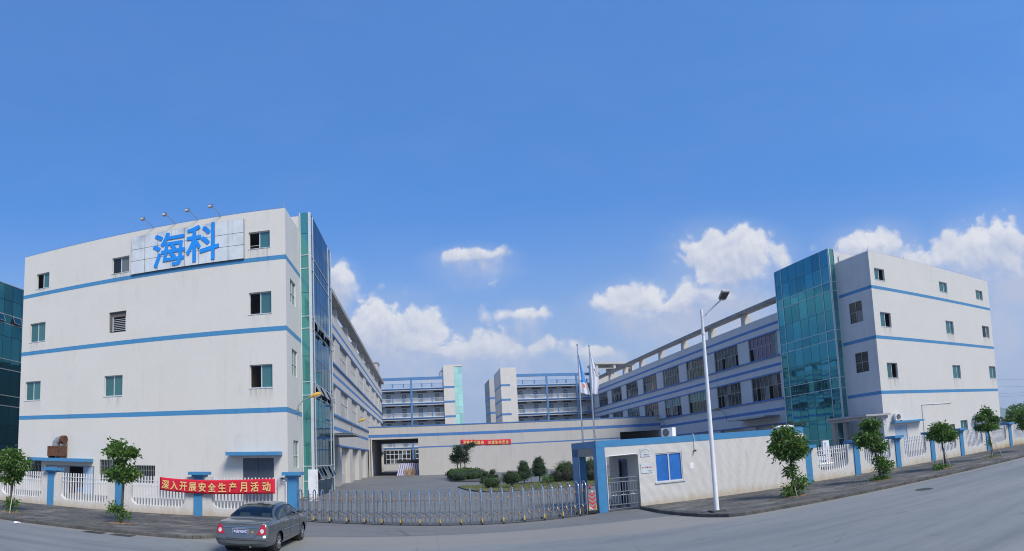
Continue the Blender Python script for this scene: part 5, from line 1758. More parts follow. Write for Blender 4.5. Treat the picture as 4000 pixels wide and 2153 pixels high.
street_tree('open-crowned young street tree by the rust-stained fence', 29.95, 18.50, [(0, 0, -.05), (-.1, 0, .8), (-.25, 0, 1.6), (-.35, 0, 2.7)],
            [(-.35, 0, 2.88, .42, .4, .28, .6), (-1.05, 0, 2.6, .42, .3, .16, .4), (.4, 0, 2.45, .42, .4, .18, .5), (-.3, 0, 2.0, .95, .75, .2, 1.1)],
            [(-.3, 0, .95, .12, .12, .12, .1)], [(-.2, -.1, -.12, 0, 1.1), (1.05, -.1, -.1, 0, 1.35)], weeds=160)
street_tree('street tree cut off by the edge of the view', 35.05, 18.50, [(0, 0, -.05), (0, 0, 1.0), (0, 0, 2.4)],
            [(0, 0, 2.35, 1.0, .9, .7, 1.6), (-.4, 0, 1.75, .6, .5, .3, .6)], [], [])

def bush(name, label, cat, x, y, blobs, mat, leaf=.09, per=900, trunk=None, core=True, group=None, z=0.08):
    t = thing(name, label, cat, (x, y, z), group)
    if trunk:
        mb = MB()
        for pts, r0, r1 in trunk:
            mb.tube(pts, [r0 + (r1 - r0) * k / (len(pts) - 1) for k in range(len(pts))], 7)
        obj('trunk', mb.mesh('trunk', M['bark'], smooth=True), t)
    blobs = [(a, b_, c, rx * 1.1, ry * 1.1, rz * 1.08, k) for a, b_, c, rx, ry, rz, k in blobs]
    C, N, S = blob_leaves(blobs, per, leaf, .05, .86 if core else .3)
    obj('crown', leaf_mesh('crown', mat, C, N, S, .5), t)
    if core:  # dark hull stops see-through; shade inside the crown is in its colour
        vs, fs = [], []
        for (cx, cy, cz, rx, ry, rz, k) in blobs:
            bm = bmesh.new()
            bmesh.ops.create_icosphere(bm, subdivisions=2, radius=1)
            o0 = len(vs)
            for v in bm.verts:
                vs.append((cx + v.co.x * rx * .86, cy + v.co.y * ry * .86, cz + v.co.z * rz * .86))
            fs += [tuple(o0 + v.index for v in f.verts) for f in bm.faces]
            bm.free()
        me = bpy.data.meshes.new('dark_core')
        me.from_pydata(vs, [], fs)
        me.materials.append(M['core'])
        obj('dark_core', me, t)
    return t

# the garden island
isl = [(2.85, 49.2), (3.15, 45.2), (3.75, 42.3), (4.45, 40.9), (5.7, 40.3), (7.3, 40.5), (9.0, 40.7), (11, 40.8), (13.3, 40.0), (20, 39.5), (30, 40.5), (30, 50), (12, 49.5), (8, 49.4), (5, 49.6), (3.3, 50.6)]
mb = MB()
mb.v += [(x, y, .07) for x, y in isl]
mb.f.append(tuple(range(len(isl))))
mb.mi.append(0)
tag(mb.build('lawn', M['lawn']), kind='structure')
kb = MB()
kb.tube([(x, y, .04) for x, y in isl[:12]] , .075, 6)
tag(kb.build('garden_kerb', M['kerb']), kind='structure')
# grass blades over the lawn
def in_poly(poly, x, y):
    c = False
    for i in range(len(poly)):
        (x1, y1), (x2, y2) = poly[i], poly[(i + 1) % len(poly)]
        if (y1 > y) != (y2 > y) and x < (x2 - x1) * (y - y1) / (y2 - y1) + x1:
            c = not c
    return c
gx, gy = [], []
while len(gx) < 26000:
    x, y = random.uniform(2.8, 22), random.uniform(39.6, 51)
    if in_poly(isl, x, y):
        gx.append(x)
        gy.append(y)
n = len(gx)
C = np.stack([gx, gy, np.full(n, .06)], 1)
N = rng.normal(size=(n, 3)) * .5 + np.array([0, 0, 1.0])
go = obj('grass', leaf_mesh('grass', M['grass'], C, N, rng.uniform(.05, .11, n), .22))
tag(go, kind='stuff')

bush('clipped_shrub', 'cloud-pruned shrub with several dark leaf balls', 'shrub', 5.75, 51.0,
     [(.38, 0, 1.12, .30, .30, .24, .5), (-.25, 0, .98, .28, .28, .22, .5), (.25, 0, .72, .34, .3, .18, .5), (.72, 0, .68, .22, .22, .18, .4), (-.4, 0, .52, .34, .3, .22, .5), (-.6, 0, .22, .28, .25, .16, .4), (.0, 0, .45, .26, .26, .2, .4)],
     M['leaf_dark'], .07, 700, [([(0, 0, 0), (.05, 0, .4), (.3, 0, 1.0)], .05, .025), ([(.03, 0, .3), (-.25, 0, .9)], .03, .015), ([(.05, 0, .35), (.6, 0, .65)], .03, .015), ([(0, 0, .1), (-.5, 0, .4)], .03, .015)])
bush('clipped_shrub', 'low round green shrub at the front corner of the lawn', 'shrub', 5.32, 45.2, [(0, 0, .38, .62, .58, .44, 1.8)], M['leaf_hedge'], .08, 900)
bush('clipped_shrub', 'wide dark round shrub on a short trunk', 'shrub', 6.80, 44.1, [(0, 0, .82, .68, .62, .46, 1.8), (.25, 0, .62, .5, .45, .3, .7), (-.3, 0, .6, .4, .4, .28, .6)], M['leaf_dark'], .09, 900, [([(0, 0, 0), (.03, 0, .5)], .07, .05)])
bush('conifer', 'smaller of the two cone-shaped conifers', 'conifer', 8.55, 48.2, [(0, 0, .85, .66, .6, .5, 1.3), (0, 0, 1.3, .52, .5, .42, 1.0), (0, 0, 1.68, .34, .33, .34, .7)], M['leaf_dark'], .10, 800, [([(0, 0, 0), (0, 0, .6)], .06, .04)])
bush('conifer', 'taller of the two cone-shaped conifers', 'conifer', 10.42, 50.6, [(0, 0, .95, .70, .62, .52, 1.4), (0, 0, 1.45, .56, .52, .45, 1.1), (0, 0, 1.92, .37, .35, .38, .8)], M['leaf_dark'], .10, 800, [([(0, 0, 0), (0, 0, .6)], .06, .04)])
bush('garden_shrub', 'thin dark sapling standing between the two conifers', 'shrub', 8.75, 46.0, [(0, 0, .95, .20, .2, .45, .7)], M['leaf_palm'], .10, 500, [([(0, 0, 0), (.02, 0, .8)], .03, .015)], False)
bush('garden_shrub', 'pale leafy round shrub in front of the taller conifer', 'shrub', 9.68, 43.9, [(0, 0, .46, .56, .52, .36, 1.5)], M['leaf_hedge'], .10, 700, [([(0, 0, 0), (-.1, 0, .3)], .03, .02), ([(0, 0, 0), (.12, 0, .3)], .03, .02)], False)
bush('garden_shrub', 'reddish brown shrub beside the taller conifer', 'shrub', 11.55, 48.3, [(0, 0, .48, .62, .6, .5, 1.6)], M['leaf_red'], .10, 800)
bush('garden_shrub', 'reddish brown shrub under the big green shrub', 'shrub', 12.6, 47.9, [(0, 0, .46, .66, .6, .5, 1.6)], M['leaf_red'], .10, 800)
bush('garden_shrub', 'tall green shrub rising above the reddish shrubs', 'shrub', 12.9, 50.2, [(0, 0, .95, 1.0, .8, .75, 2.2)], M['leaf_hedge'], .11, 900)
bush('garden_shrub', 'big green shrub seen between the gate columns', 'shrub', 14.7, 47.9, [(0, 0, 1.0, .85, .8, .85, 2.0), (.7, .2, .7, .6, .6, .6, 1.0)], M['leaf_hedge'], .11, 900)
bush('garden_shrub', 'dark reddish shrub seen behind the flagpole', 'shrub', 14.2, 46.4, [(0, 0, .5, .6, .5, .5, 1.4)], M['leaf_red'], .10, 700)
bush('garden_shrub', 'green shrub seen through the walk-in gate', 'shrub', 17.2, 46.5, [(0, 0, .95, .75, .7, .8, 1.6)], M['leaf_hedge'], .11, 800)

# kerbed planting bed with hedge and three slim trees
bed = [(2.85, 75.5), (2.93, 60.6), (5.7, 58.3), (8.5, 58.3), (8.5, 75.5)]
mb = MB()
mb.prism(bed, lambda u, v, d_: (u, v, d_), 0.0, .12)
tag(mb.build('planting_bed', M['kerb']), kind='structure')
hb = []
for k in range(26):
    fx, fy = random.random(), random.random()
    y = 60.8 + fy * 13
    x = 3.2 + fx * (3.4 if y > 62 else 2.6)
    hb.append((x - 4.6, y - 66, .48, .72, 1.2, .55 + .1 * random.random(), 1.0))
bush('hedge', 'low clipped hedge round the three slim courtyard trees', 'hedge', 4.6, 66.0, hb, M['leaf_hedge'], .12, 620, None, True, None, .12)
bush('clipped_shrub', 'dark mound of clipped leaves rising from the hedge', 'shrub', 4.9, 69.0, [(0, 0, .75, .95, .9, .5, 1.4)], M['leaf_dark'], .10, 800, None, True, None, .12)
def slim_tree(label, x, y, pts, blobs):
    t = thing('courtyard_tree', label, 'tree', (x, y, -.15), 'three slim trees in the hedge bed')
    mb = MB()
    mb.tube(pts, [.085 - .05 * k / (len(pts) - 1) for k in range(len(pts))], 7)
    for (cx, cy, cz, rx, ry, rz, k) in blobs:
        mb.tube([pts[-2], (cx * .6 + pts[-1][0] * .4, cy, cz - .15), (cx, cy, cz)], [.03, .02, .01], 5)
    obj('trunk', mb.mesh('trunk', M['bark'], smooth=True), t)
    C, N, S = blob_leaves(blobs, 850, .26, .35, .2)
    obj('crown', leaf_mesh('crown', M['leaf_palm'], C, N, S, .22), t)
slim_tree('slim courtyard tree with the lowest, densest crown', 4.0, 68.6, [(0, 0, 0), (.03, 0, 1.0), (-.1, 0, 2.2), (-.1, 0, 3.0)], [(-.1, 0, 2.65, .75, .6, .55, 1.4), (-.45, 0, 2.9, .4, .4, .25, .5), (.2, 0, 3.1, .5, .4, .3, .6)])
slim_tree('slim courtyard tree in the middle of the three', 4.35, 68.2, [(0, 0, 0), (.0, 0, 1.4), (-.1, 0, 3.0), (-.2, 0, 3.8)], [(-.3, 0, 4.0, .6, .5, .16, .7), (-.05, 0, 3.4, .6, .5, .26, .8), (-.5, 0, 3.6, .3, .3, .2, .3)])
slim_tree('slim courtyard tree whose crown overlaps the banner', 4.85, 68.4, [(0, 0, 0), (.02, 0, 1.5), (.0, 0, 2.8), (.25, 0, 3.7)], [(.3, 0, 4.0, .42, .4, .25, .6), (.05, 0, 3.2, .45, .4, .22, .5), (.1, 0, 2.5, .38, .35, .3, .5), (1.0, 0, 4.35, .3, .25, .16, .4)])
# palm-like plant behind the walk-in gate
t = thing('garden_palm', 'small spiky palm seen through the walk-in gate', 'palm', (18.0, 50.0, .08))
obj('trunk', MB().tube([(0, 0, 0), (0, 0, 1.6)], [.12, .09], 8).mesh('trunk', M['bark']), t)
nn = 260
C = np.tile(np.array([[0, 0, 1.6]]), (nn, 1)) + rng.normal(size=(nn, 3)) * .08
N = rng.normal(size=(nn, 3)) * np.array([1, 1, .6]) + np.array([0, 0, .35])
obj('crown', leaf_mesh('crown', M['leaf_palm'], C, N, rng.uniform(.6, 1.1, nn), .08), t)

# trees and wall beyond the end of the street
def far_tree(label, x, y, blobs, h):
    t = thing('broadleaf_tree', label, 'tree', (x, y, 0), 'trees at the far end of the street')
    obj('trunk', MB().tube([(0, 0, 0), (0, 0, h)], [.25, .14], 8).mesh('trunk', M['bark']), t)
    C, N, S = blob_leaves(blobs, 900, .42, .3, .35)
    obj('crown', leaf_mesh('crown', M['leaf'], C, N, S, .5), t)
far_tree('broad tree just past the end of the pale factory', 84, 45.5, [(0, 0, 2.6, 3.2, 2.6, 1.9, 2.4), (-1.6, 0, 1.5, 2.6, 2, 1.3, 1.2), (1.8, 0, 2.0, 2.2, 2, 1.5, 1.0)], 2.4)
far_tree('broad tree behind the first one past the factory', 92, 44, [(0, 0, 2.4, 3.4, 2.6, 1.8, 2.4), (-2, 0, 1.6, 2.2, 2, 1.4, 1.2)], 2.2)
w = thing('site_wall', 'low grey wall running on past the pale factory', 'wall', (80, 46, 0))
MB().box(63.2, 130, 47.8, 48.1, 0, 2.0).build('wall', M['wall'], w)
MB().box(63.2, 130, 47.7, 48.2, 2.0, 2.15).build('coping', M['concrete_beam'], w)
for k, (dz_, lab) in enumerate(((0, 'topmost'), (-2.4, 'second highest'), (-4.6, 'third highest'), (-5.6, 'lowest'))):
    mb = MB()
    pts = []
    for i in range(21):
        s = i / 20
        pts.append((64 + 180 * s, 90, 17 + dz_ - 10 * s * (1 - s)))
    mb.tube(pts, .022, 5)
    o = mb.build('power_line', M['black_plastic'])
    tag(o, '%s of the power lines beside the pale factory' % lab, 'cable', 'power lines beyond the factory')
# ------------------------------------------------------------------ cars
ST = np.array([  # y, bottom, half width, shoulder, top, half width at top
    (0.00, .36, .765, .90, .975, .64), (0.08, .28, .82, .93, 1.00, .69), (0.40, .23, .860, .945, 1.03, .72), (0.80, .21, .87, .95, 1.07, .715), (1.22, .20, .875, .955, 1.33, .60),
    (1.62, .20, .875, .955, 1.435, .565), (2.10, .20, .875, .95, 1.47, .57), (2.62, .20, .875, .94, 1.45, .575), (3.05, .20, .87, .925, 1.32, .60),
    (3.46, .20, .865, .905, 1.07, .67), (3.75, .20, .855, .885, .985, .69), (4.18, .22, .82, .83, .89, .64), (4.43, .28, .74, .75, .80, .56), (4.52, .36, .66, .66, .72, .48)])
def catmull(xs, P, x):
    xs = np.asarray(xs)
    i = int(np.clip(np.searchsorted(xs, x) - 1, 0, len(xs) - 2))
    t = (x - xs[i]) / (xs[i + 1] - xs[i])
    def tan(k):
        a, b = max(k - 1, 0), min(k + 1, len(xs) - 1)
        return (P[b] - P[a]) / (xs[b] - xs[a])
    h = xs[i + 1] - xs[i]
    return (2 * t ** 3 - 3 * t ** 2 + 1) * P[i] + (t ** 3 - 2 * t ** 2 + t) * h * tan(i) + (-2 * t ** 3 + 3 * t ** 2) * P[i + 1] + (t ** 3 - t ** 2) * h * tan(i + 1)
def section(y):
    zb, w, zs, zt, wt = catmull(ST[:, 0], ST[:, 1:], y)
    cab = min(1, max(0, (zt - zs - .1) / .3))
    edge = .02 + .045 * cab
    return np.array([(0, zb), (.78 * w, zb), (.965 * w, zb + .11), (w, .54), (.988 * w, zs - .11), (.945 * w, zs - .005),
                     (.945 * w * .5 + wt * .5 + .025 * cab, (zs + zt - edge) / 2), (wt, zt - edge), (wt * .6, zt - .013), (0, zt)])
TK = np.arange(10.0)
def surf(y, t):
    c = section(y)
    x, z = catmull(TK, c, t)
    yy = y
    if y < .35:                                     # lean of the boot lid and bumper bulge
        f = 1 - y / .35
        yy += f * (.075 * max(0, min(1, (z - .60) / .3)) - .05 * max(0, min(1, (.60 - z) / .06)))
    return np.array([max(x, 0), yy, z])
def nrm_at(y, t):
    e = 1e-3
    a = surf(y + e, t) - surf(y - e, t)
    b = surf(y, min(9, t + e)) - surf(y, max(0, t - e))
    n = np.cross(b, a)
    n /= np.linalg.norm(n) + 1e-9
    return n if n[0] >= 0 or n[2] > .3 else -n
WIN = [('side', .98, 2.02, 5.42, 6.80), ('side', 2.10, 3.28, 5.42, 6.80), ('rear', .86, 1.56, 7.10, 9.0), ('front', 2.72, 3.44, 7.10, 9.0)]
AXLES = (.98, 3.58)
WR = .305

def car(label, loc, rz, paint, plate_txt=None):
    root = thing('parked_car', label, 'car', loc, None, rz)
    WLroot = base_of(root)
    NY, NT = 132, 46
    ys = np.concatenate([np.linspace(0, .5, 24, endpoint=False), np.linspace(.5, 4.0, 84, endpoint=False), np.linspace(4.0, 4.52, 25)])
    ts = np.linspace(0, 9, NT)
    grid = np.array([[surf(y, t) for t in ts] for y in ys])
    keep = np.ones((len(ys), NT), bool)
    arch_r = WR + .055
    for ax_ in AXLES:
        for i in range(len(ys)):
            for j in range(NT):
                p = grid[i, j]
                if p[0] > .5 and p[2] < .8:
                    d_ = math.hypot(p[1] - ax_, p[2] - WR)
                    if d_ < arch_r - .012:
                        keep[i, j] = False
                    if abs(d_ - arch_r) < .03 and d_ > 1e-6:
                        grid[i, j, 1] = ax_ + (p[1] - ax_) / d_ * arch_r
                        grid[i, j, 2] = WR + (p[2] - WR) / d_ * arch_r
                        keep[i, j] = True
    vs, fs = [], []
    idx = {}
    def vid(i, j, s):
        if j in (0, NT - 1):
            s = 1
        k = (i, j, s)
        if k not in idx:
            idx[k] = len(vs)
            p = grid[i, j]
            vs.append((p[0] * s, p[1], p[2]))
        return idx[k]
    for i in range(len(ys) - 1):
        for j in range(NT - 1):
            ym, tm = (ys[i] + ys[i + 1]) / 2, (ts[j] + ts[j + 1]) / 2
            if any(a < ym < b and c < tm < d_ for _, a, b, c, d_ in WIN):
                continue
            q4 = ((i, j), (i + 1, j), (i + 1, j + 1), (i, j + 1))
            if sum(keep[a, b] for a, b in q4) < 4:
                continue
            for s in (1, -1):
                f = [vid(a, b, s) for a, b in q4]
                fs.append(tuple(f if s > 0 else f[::-1]))
    # rear and front faces
    for i, sg in ((0, -1), (len(ys) - 1, 1)):
        NX = 12
        rows = []
        for j in range(1, NT):
            p = grid[i, j]
            row = []
            for k in range(NX + 1):
                u_ = -1 + 2 * k / NX
                if k == NX and j < NT - 1:
                    row.append(vid(i, j, 1))
                elif k == 0 and j < NT - 1:
                    row.append(vid(i, j, -1))
                else:
                    vs.append((p[0] * u_, p[1] + sg * .06 * (1 - u_ * u_), p[2]))
                    row.append(len(vs) - 1)
            rows.append(row)
        for a, b in zip(rows[:-1], rows[1:]):
            for k in range(NX):
                fs.append((a[k], a[k + 1], b[k + 1], b[k]))
    me = bpy.data.meshes.new('body')
    me.from_pydata(vs, [], fs)
    me.materials.append(paint)
    bm = bmesh.new()
    bm.from_mesh(me)
    bmesh.ops.remove_doubles(bm, verts=bm.verts, dist=1e-5)
    bmesh.ops.recalc_face_normals(bm, faces=bm.faces)
    bm.to_mesh(me)
    bm.free()
    me.shade_smooth()
    body = obj('body', me, root)
    def local(name, mb_, mat, parent=root, smooth=False):
        return obj(name, mb_.mesh(name, mat, smooth=smooth), parent)
    def patch(name, mat, y0, y1, t0, t1, off, ny=10, nt=6, side=1, both=False, parent=root):
        mb_ = MB()
        P = [[None] * (nt + 1) for _ in range(ny + 1)]
        for i in range(ny + 1):
            for j in range(nt + 1):
                y, t = y0 + (y1 - y0) * i / ny, t0 + (t1 - t0) * j / nt
                P[i][j] = surf(y, t) + nrm_at(y, t) * off
        for s in ((1, -1) if both else (side,)):
            for i in range(ny):
                for j in range(nt):
                    mb_.quad(*[(P[a][b][0] * s, P[a][b][1], P[a][b][2]) for a, b in ((i, j), (i + 1, j), (i + 1, j + 1), (i, j + 1))])
        return local(name, mb_, mat, parent, True)
    for kind, a, b, c, d_ in WIN:
        if kind == 'side':
            for s in (1, -1):
                patch('side_window', M['car_glass'], a - .02, b + .02, c - .05, d_ + .05, -.004, 10, 6, s)
        else:
            patch('rear_window' if kind == 'rear' else 'windscreen', M['car_glass'], a - .02, b + .02, c - .05, d_, -.004, 10, 6, 1, True)
    # window rubbers
    def line(pts, r):
        return MB().tube(pts, r, 5)
    seam = MB()
    def path(lst, s, off=.002):
        return [((surf(y, t) + nrm_at(y, t) * off) * np.array([s, 1, 1])) for y, t in lst]
    for s in (1, -1):
        for kind, a, b, c, d_ in WIN[:2]:
            lst = [(a, c), ((a + b) / 2, c), (b, c), (b, (c + d_) / 2), (b, d_), ((a + b) / 2, d_), (a, d_), (a, (c + d_) / 2), (a, c)]
            seam.tube(path(lst, s), .011, 5)
        kind, a, b, c, d_ = WIN[2]
        seam.tube(path([(a, 9), (a, 8), (a, c), ((a + b) / 2, c), (b, c), (b, 8), (b, 9)], s), .012, 5)
        for y in (1.14, 2.06, 3.12):                # door gaps
            t1 = 5.4
            t0 = 2.6 if y > 1.3 else 3.6
            seam.tube(path([(y - (.12 if y < 1.3 and k < 3 else 0) * (3 - k), t0 + (t1 - t0) * k / 6) for k in range(7)], s, .0), .0055, 5)
        seam.tube(path([(y, 2.35) for y in np.linspace(1.35, 3.1, 8)], s, 0), .006, 5)
        seam.tube(path([(y, 5.05) for y in np.linspace(.2, .85, 5)], s, -.002), .004, 5)
    local('panel_gaps', seam, M['black_plastic'])
    for s in (1, -1):
        local('door_moulding', MB().tube(path([(y, 3.35) for y in np.linspace(1.4, 3.05, 8)], s, .004), .016, 6), paint)
    for s in (1, -1):
        for y in (1.62, 2.45):
            p = surf(y - .25, 4.55)
            local('door_handle', MB().tube([(s * (p[0] + .012), y - .32, p[2]), (s * (p[0] + .028), y - .22, p[2] + .005), (s * (p[0] + .012), y - .12, p[2])], .014, 6), paint)
        p = surf(3.05, 5.5)
        mr = MB().tube([(s * (p[0] + .02), 3.1, p[2] + .06), (s * (p[0] + .10), 3.09, p[2] + .09), (s * (p[0] + .2), 3.08, p[2] + .09)], [.03, .085, .06], 10)
        local('door_mirror', mr, paint, root, True)
    # rear end: lamps, boot lid, plate
    def rx(z):
        j = np.argmin(abs(grid[0, 1:30, 2] - z)) + 1
        return grid[0, j, 0], grid[0, j, 1]
    def rear(x, z, off=.008):
        w, y = rx(z)
        u_ = max(-1, min(1, x / w))
        return (x, y - .06 * (1 - u_ * u_) - off, z)
    for s in (1, -1):
        mb_ = MB()
        rows = []
        for k in range(9):
            z = .635 + .30 * k / 8
            w, _ = rx(z)
            xi = (.50 + .14 * k / 8)
            rows.append([rear(s * (xi + (w * .995 - xi) * j / 5), z, .012) for j in range(6)])
        for a, b in zip(rows[:-1], rows[1:]):
            for j in range(5):
                mb_.quad(a[j], a[j + 1], b[j + 1], b[j])
        # wrap onto the flank
        for k in range(8):
            za, zb_ = .635 + .30 * k / 8, .635 + .30 * (k + 1) / 8
            (wa, ya), (wb, yb) = rx(za), rx(zb_)
            mb_.quad((s * (wa + .006), ya - .012, za), (s * (wb + .006), yb - .012, zb_), (s * (wb + .022), yb + .13 + .1 * k / 8, zb_), (s * (wa + .030), ya + .12 + .1 * k / 8, za))
        lm = local('tail_lamp', mb_, M['car_red'], root, True)
        ring = [rear(s * (.655 + .058 * math.cos(w)), .745 + .066 * math.sin(w), .016) for w in np.linspace(0, 2 * math.pi, 17)[:-1]]
        yc = min(p[1] for p in ring)
        ring = [(p[0], min(p[1], yc + .02) - .004, p[2]) for p in ring]
        mb_ = MB()
        mb_.v += ring
        mb_.f.append(tuple(range(16)))
        mb_.mi.append(0)
        local('reversing_lens', mb_, M['car_clear'], lm)
    lid = [rear(x, z, .003) for x, z in ((-.64, .935), (-.57, .78), (-.50, .64), (-.42, .535), (-.2, .515), (0, .51), (.2, .515), (.42, .535), (.50, .64), (.57, .78), (.64, .935))]
    local('boot_lid_gap', MB().tube(lid, .006, 5), M['black_plastic'])
    local('chrome_strip', MB().tube([rear(x, .835, .01) for x in np.linspace(-.55, .55, 9)], .012, 6), M['chrome'])
    local('bumper_crease', MB().tube([rear(x, .47, .004) for x in np.linspace(-.76, .76, 11)], .008, 5), M['black_plastic'])
    pm = MB()
    pz = (.66, .79)
    a, b = rear(-.22, .725, .012), rear(.22, .725, .012)
    y_ = min(a[1], rear(0, .725, .014)[1])
    pm.box(-.22, .22, y_ - .006, y_, *pz)
    pl = local('number_plate', pm, M['plate_blue'])
    local('plate_frame', MB().box(-.25, .25, y_ - .002, y_ + .03, pz[0] - .02, pz[1] + .02), M['alu_grey'], pl)
    if plate_txt:
        for k, ch in enumerate(plate_txt):
            o = put_glyph(ch, M['white_plastic'], None, (0, 0, 0), .115 if ord(ch) < 0x2000 else .07, .125 if ord(ch) < 0x2000 else .09, (math.pi / 2, 0, 0), .01)
            o.parent = pl
            o.location = (-.175 + k * .058, y_ - .009, (pz[0] + pz[1]) / 2)
    local('badge', MB().tube([rear(-.03, .895, .012), rear(.03, .895, .012)], .016, 8), M['chrome'])
    local('sticker', MB().box(.34, .41, y_ + .0, y_ + .004, .68, .74), M['orange'])
    local('exhaust', MB().tube([(.30, -.02, .27), (.30, .3, .27)], .035, 10), M['inox'])
    local('sensor', MB().tube([rear(.62, .53, .0), rear(.62, .53, .012)], .014, 8), M['chrome'])
    local('roof_vent', MB().box(-.12, .12, 1.66, 1.70, 1.452, 1.46), M['black_plastic'])
    # cabin
    cab = MB()
    cab.box(-.70, .70, .85, 3.3, .50, .54)
    local('cabin_floor', cab, M['black_plastic'])
    sm_ = bpy.data.materials.get('beige seat') or plain('beige seat', (.30, .28, .25), .8)
    for x in (-.36, .36):
        local('front_seat', MB().box(x - .23, x + .23, 2.15, 2.27, .55, 1.12).box(x - .12, x + .12, 2.16, 2.24, 1.115, 1.32), sm_)
        local('headrest', MB().box(x - .15, x + .15, 1.22, 1.30, 1.00, 1.16), sm_)
    local('rear_seat', MB().box(-.62, .62, 1.25, 1.38, .6, 1.02).box(-.66, .66, .80, 1.249, .96, .985), sm_)
    local('dashboard', MB().box(-.66, .66, 2.85, 3.2, .7, .92), M['black_plastic'])
    for ax_ in AXLES:
        for s in (1, -1):
            local('wheel_well', MB().tube([(s * .50, ax_, WR + .02), (s * .80, ax_, WR + .02)], arch_r + .005, 20, True), M['black_plastic'])
            wh = MB()
            prof = [(.20, .0), (.255, .02), (.295, .035), (WR, .06), (WR, .14), (.295, .165), (.24, .18)]
            seg = 24
            n0 = 0
            for r, wx in prof:
                for k in range(seg):
                    w = 2 * math.pi * k / seg
                    wh.v.append((s * (.845 - wx), r * math.cos(w), r * math.sin(w)))
            for a in range(len(prof) - 1):
                for k in range(seg):
                    wh.f.append((a * seg + k, a * seg + (k + 1) % seg, (a + 1) * seg + (k + 1) % seg, (a + 1) * seg + k))
                    wh.mi.append(0)
            W = obj('wheel', wh.mesh('wheel', M['rubber'], smooth=True), root, (0, ax_, WR))
            rm = MB()
            rm.tube([(s * .76, 0, 0), (s * .838, 0, 0)], [.205, .205], 24)
            obj('rim', rm.mesh('rim', M['car_rim']), W)
            sp = MB()
            for k in range(9):
                w = 2 * math.pi * k / 9
                c, s2 = math.cos(w), math.sin(w)
                hole = [(.075, -.016), (.165, -.038), (.185, 0), (.165, .038), (.075, .016)]
                sp.prism([(r * c - q_ * s2, r * s2 + q_ * c) for r, q_ in hole], lambda a, b, d_: (s * (.838 + d_), a, b), .0, .003)
            obj('rim_opening', sp.mesh('rim_opening', M['black_plastic']), W)
    root.scale = (.97, .97, .97)
    local('underbody', MB().box(-.6, .6, .3, 4.2, .19, .22), M['black_plastic'])
    return root

def mat_paint(name, col, metal):
    mt, g, b = new_mat(name)
    pos = g.n('ShaderNodeTexCoord').outputs['Object']
    n = g.noise(pos, 2.0, 5, .6)
    z = g.sep(pos)[2]
    dust = g.m('MULTIPLY', g.ramp(n, .35, .75), g.ramp(z, .15, .75, .45, .08))
    g.put(b.inputs['Base Color'], g.mix(dust, col, (.26, .25, .23)))
    b.inputs['Metallic'].default_value = metal
    g.put(b.inputs['Roughness'], g.m('ADD', .24, g.m('MULTIPLY', dust, .5)))
    b.inputs['Coat Weight'].default_value = .6
    b.inputs['Coat Roughness'].default_value = .06
    return mt
M['paint_grey'] = mat_paint('grey green car paint', (.135, .155, .16), .55)
M['paint_white'] = mat_paint('white car paint', (.72, .73, .75), 0)
M['car_red'] = plain('red lamp lens', (.42, .008, .018), .12, 0, .08, 8, 0, 40, .7)
M['car_clear'] = plain('clear lamp lens', (.75, .75, .76), .1, .2)
M['car_rim'] = plain('silver wheel trim', (.55, .57, .60), .35, .5)
M['plate_blue'] = plain('blue number plate', (.015, .04, .25), .4)
mt, g, b = new_mat('car window glass')
tr = g.n('ShaderNodeBsdfTransparent')
tr.inputs[0].default_value = (.36, .43, .43, 1)
gl = g.n('ShaderNodeBsdfGlossy')
gl.inputs['Roughness'].default_value = .03
gl.inputs['Color'].default_value = (.85, .95, 1, 1)
fr_ = g.n('ShaderNodeFresnel')
fr_.inputs[0].default_value = 1.45
mx = g.n('ShaderNodeMixShader')
mt.node_tree.links.new(g.m('ADD', .05, fr_.outputs[0], clamp=True), mx.inputs[0])
mt.node_tree.links.new(tr.outputs[0], mx.inputs[1])
mt.node_tree.links.new(gl.outputs[0], mx.inputs[2])
mt.node_tree.links.new(mx.outputs[0], mt.node_tree.nodes['Material Output'].inputs[0])
M['car_glass'] = mt
car('dusty grey sedan parked nose-in at the kerb before the folding gate', (-5.16, 15.02, 0), R_(-3.2), M['paint_grey'], '粤SB90AZ')
car('white car parked behind the fence near the porch', (25.3, 29.2, 0), R_(-14), M['paint_white'], None)

# ------------------------------------------------------------------ small things
t = thing('tarp_covered_stack', 'stack of goods under a striped blue and white tarpaulin in the passage', 'goods stack', (-2.9, 91.5, 0))
mt, g, b = new_mat('striped tarpaulin')
pos = g.n('ShaderNodeNewGeometry').outputs['Position']
x_, y_, z_ = g.sep(pos)
st = g.m('FRACT', g.m('MULTIPLY', g.m('ADD', x_, y_), 3.3))
c = g.mix(g.m('GREATER_THAN', st, .55), (.55, .60, .72), (.07, .12, .33))
c = g.mix(g.m('GREATER_THAN', st, .88), c, (.40, .12, .16))
g.put(b.inputs['Base Color'], c)
mb = MB()
lo_, hi_ = [(-4.7, 90.4), (-1.0 - .05, 90.4), (-1.05, 93.5), (-4.7, 93.5)], [(-4.15, 90.7), (-1.1, 90.7), (-1.1, 93.3), (-4.15, 93.3)]
for i in range(4):
    j = (i + 1) % 4
    mb.quad((*lo_[i], .02), (*lo_[j], .02), (*hi_[j], 2.0), (*hi_[i], 2.0))
mb.quad(*[(*p, 2.0) for p in hi_])
mb.build('tarpaulin', mt, t)
mb = MB()
for k in range(9):
    x = -4.6 + k * .4
    mb.box(x, x + .38, 91 + .2 * (k % 2), 93, 2.0, 2.45 + .2 * random.random())
mb.build('dark_bundles', M['black_plastic'], t)
t = thing('wooden_pallet', 'wooden pallet leaning against the striped tarpaulin', 'pallet', (-2.5, 90.2, 0))
for k in range(8):
    x = -3.25 + k * .2
    piece('slat', M['wood'], t, x, x + .11, 90.15, 90.2, .02, 1.1)
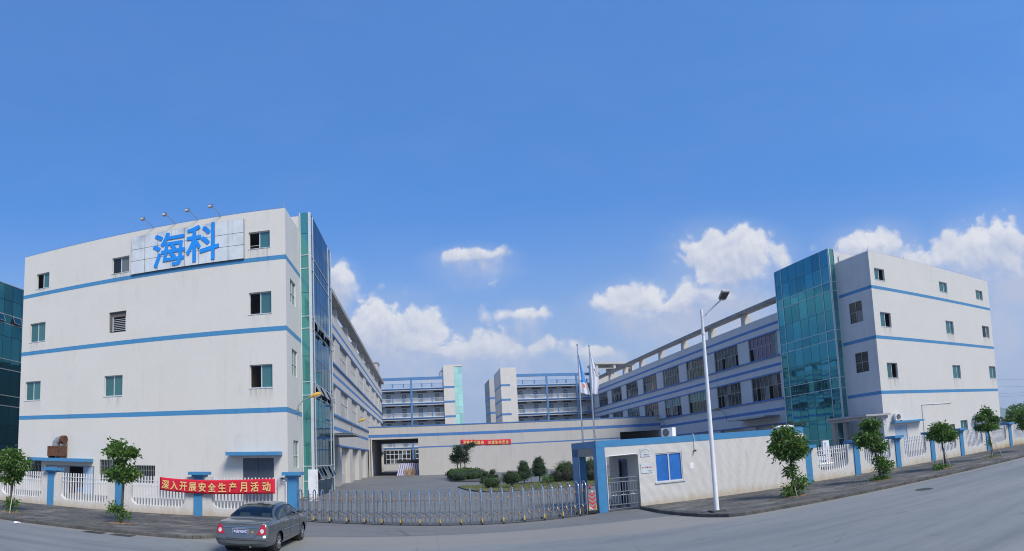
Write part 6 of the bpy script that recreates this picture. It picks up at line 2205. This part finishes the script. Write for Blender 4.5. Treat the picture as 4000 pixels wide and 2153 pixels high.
for z in (.08, .55, 1.0):
    piece('beam', M['wood'], t, -3.3, -1.7, 90.2, 90.3, z, z + .1)

mh = MB()
ring = [(17.65 + .36 * math.cos(w), 14.35 + .36 * math.sin(w)) for w in np.linspace(0, 2 * math.pi, 25)[:-1]]
mh.prism(ring, lambda a, b, c: (a, b, c), .0, .010)
tag(mh.build('manhole_cover', M['iron']), 'round iron manhole cover in the street', 'manhole cover')
for x0, lab in ((-11.9, 'iron drain grate in the gutter, the one further from the car'), (-10.7, 'iron drain grate in the gutter, the one closer to the car')):
    t = thing('drain_grate', lab, 'drain grate', (x0 + .4, 17.12, 0), 'drain grates in the gutter')
    MB().box(x0, x0 + .85, 16.92, 16.96, 0, .01).box(x0, x0 + .85, 17.3, 17.34, 0, .01).box(x0, x0 + .04, 16.96, 17.3, 0, .01).box(x0 + .81, x0 + .85, 16.96, 17.3, 0, .01).build('frame', M['iron'], t)
    for k in range(10):
        piece('bar', M['iron'], t, x0 + .07 + k * .075, x0 + .105 + k * .075, 16.96, 17.3, .0, .009)
lit = MB()
bm_pts = [(random.uniform(-.16, .16), random.uniform(-.08, .08), random.uniform(.005, .07)) for _ in range(26)]
me = bpy.data.meshes.new('plastic_bag')
bm = bmesh.new()
for p in bm_pts + [(-.2, 0, .005), (.2, .02, .005)]:
    bm.verts.new(p)
bmesh.ops.convex_hull(bm, input=bm.verts)
bm.to_mesh(me)
bm.free()
me.materials.append(M['paper'])
tag(obj('plastic_bag', me, None, (-15.2, 17.05, 0)), 'crumpled white plastic bag in the gutter', 'plastic bag')
# blue crates just inside the workshop door
for x, y, lab in ((-25.6, 36.6, 'blue plastic crate inside the open workshop door'),):
    t = thing('plastic_crate', lab, 'crate', (x, y, 0))
    MB().box(x - .45, x + .45, y - .3, y + .3, .12, .16).box(x - .45, x - .41, y - .3, y + .3, .16, .5).box(x + .41, x + .45, y - .3, y + .3, .16, .5).box(x - .41, x + .41, y - .3, y - .26, .16, .5).box(x - .41, x + .41, y + .26, y + .3, .16, .5).build('bin', M['film'], t)
    MB().box(x - .5, x + .5, y - .35, y + .35, 0.02, .12).build('pallet_base', M['wood'], t)
# ------------------------------------------------------------------ the air
hz = MB().box(-1960, 2660, -1960, 2060, -1.2, 62).build('haze', new_mat('haze air')[0])
mt = hz.data.materials[0]
nt = mt.node_tree
nt.nodes.remove(nt.nodes['Principled BSDF'])
pv = nt.nodes.new('ShaderNodeVolumePrincipled')
pv.inputs['Color'].default_value = (.78, .86, 1.0, 1)
pv.inputs['Density'].default_value = 0.0003
pv.inputs['Anisotropy'].default_value = 0.2
nt.links.new(pv.outputs[0], nt.nodes['Material Output'].inputs['Volume'])
tag(hz, kind='stuff')
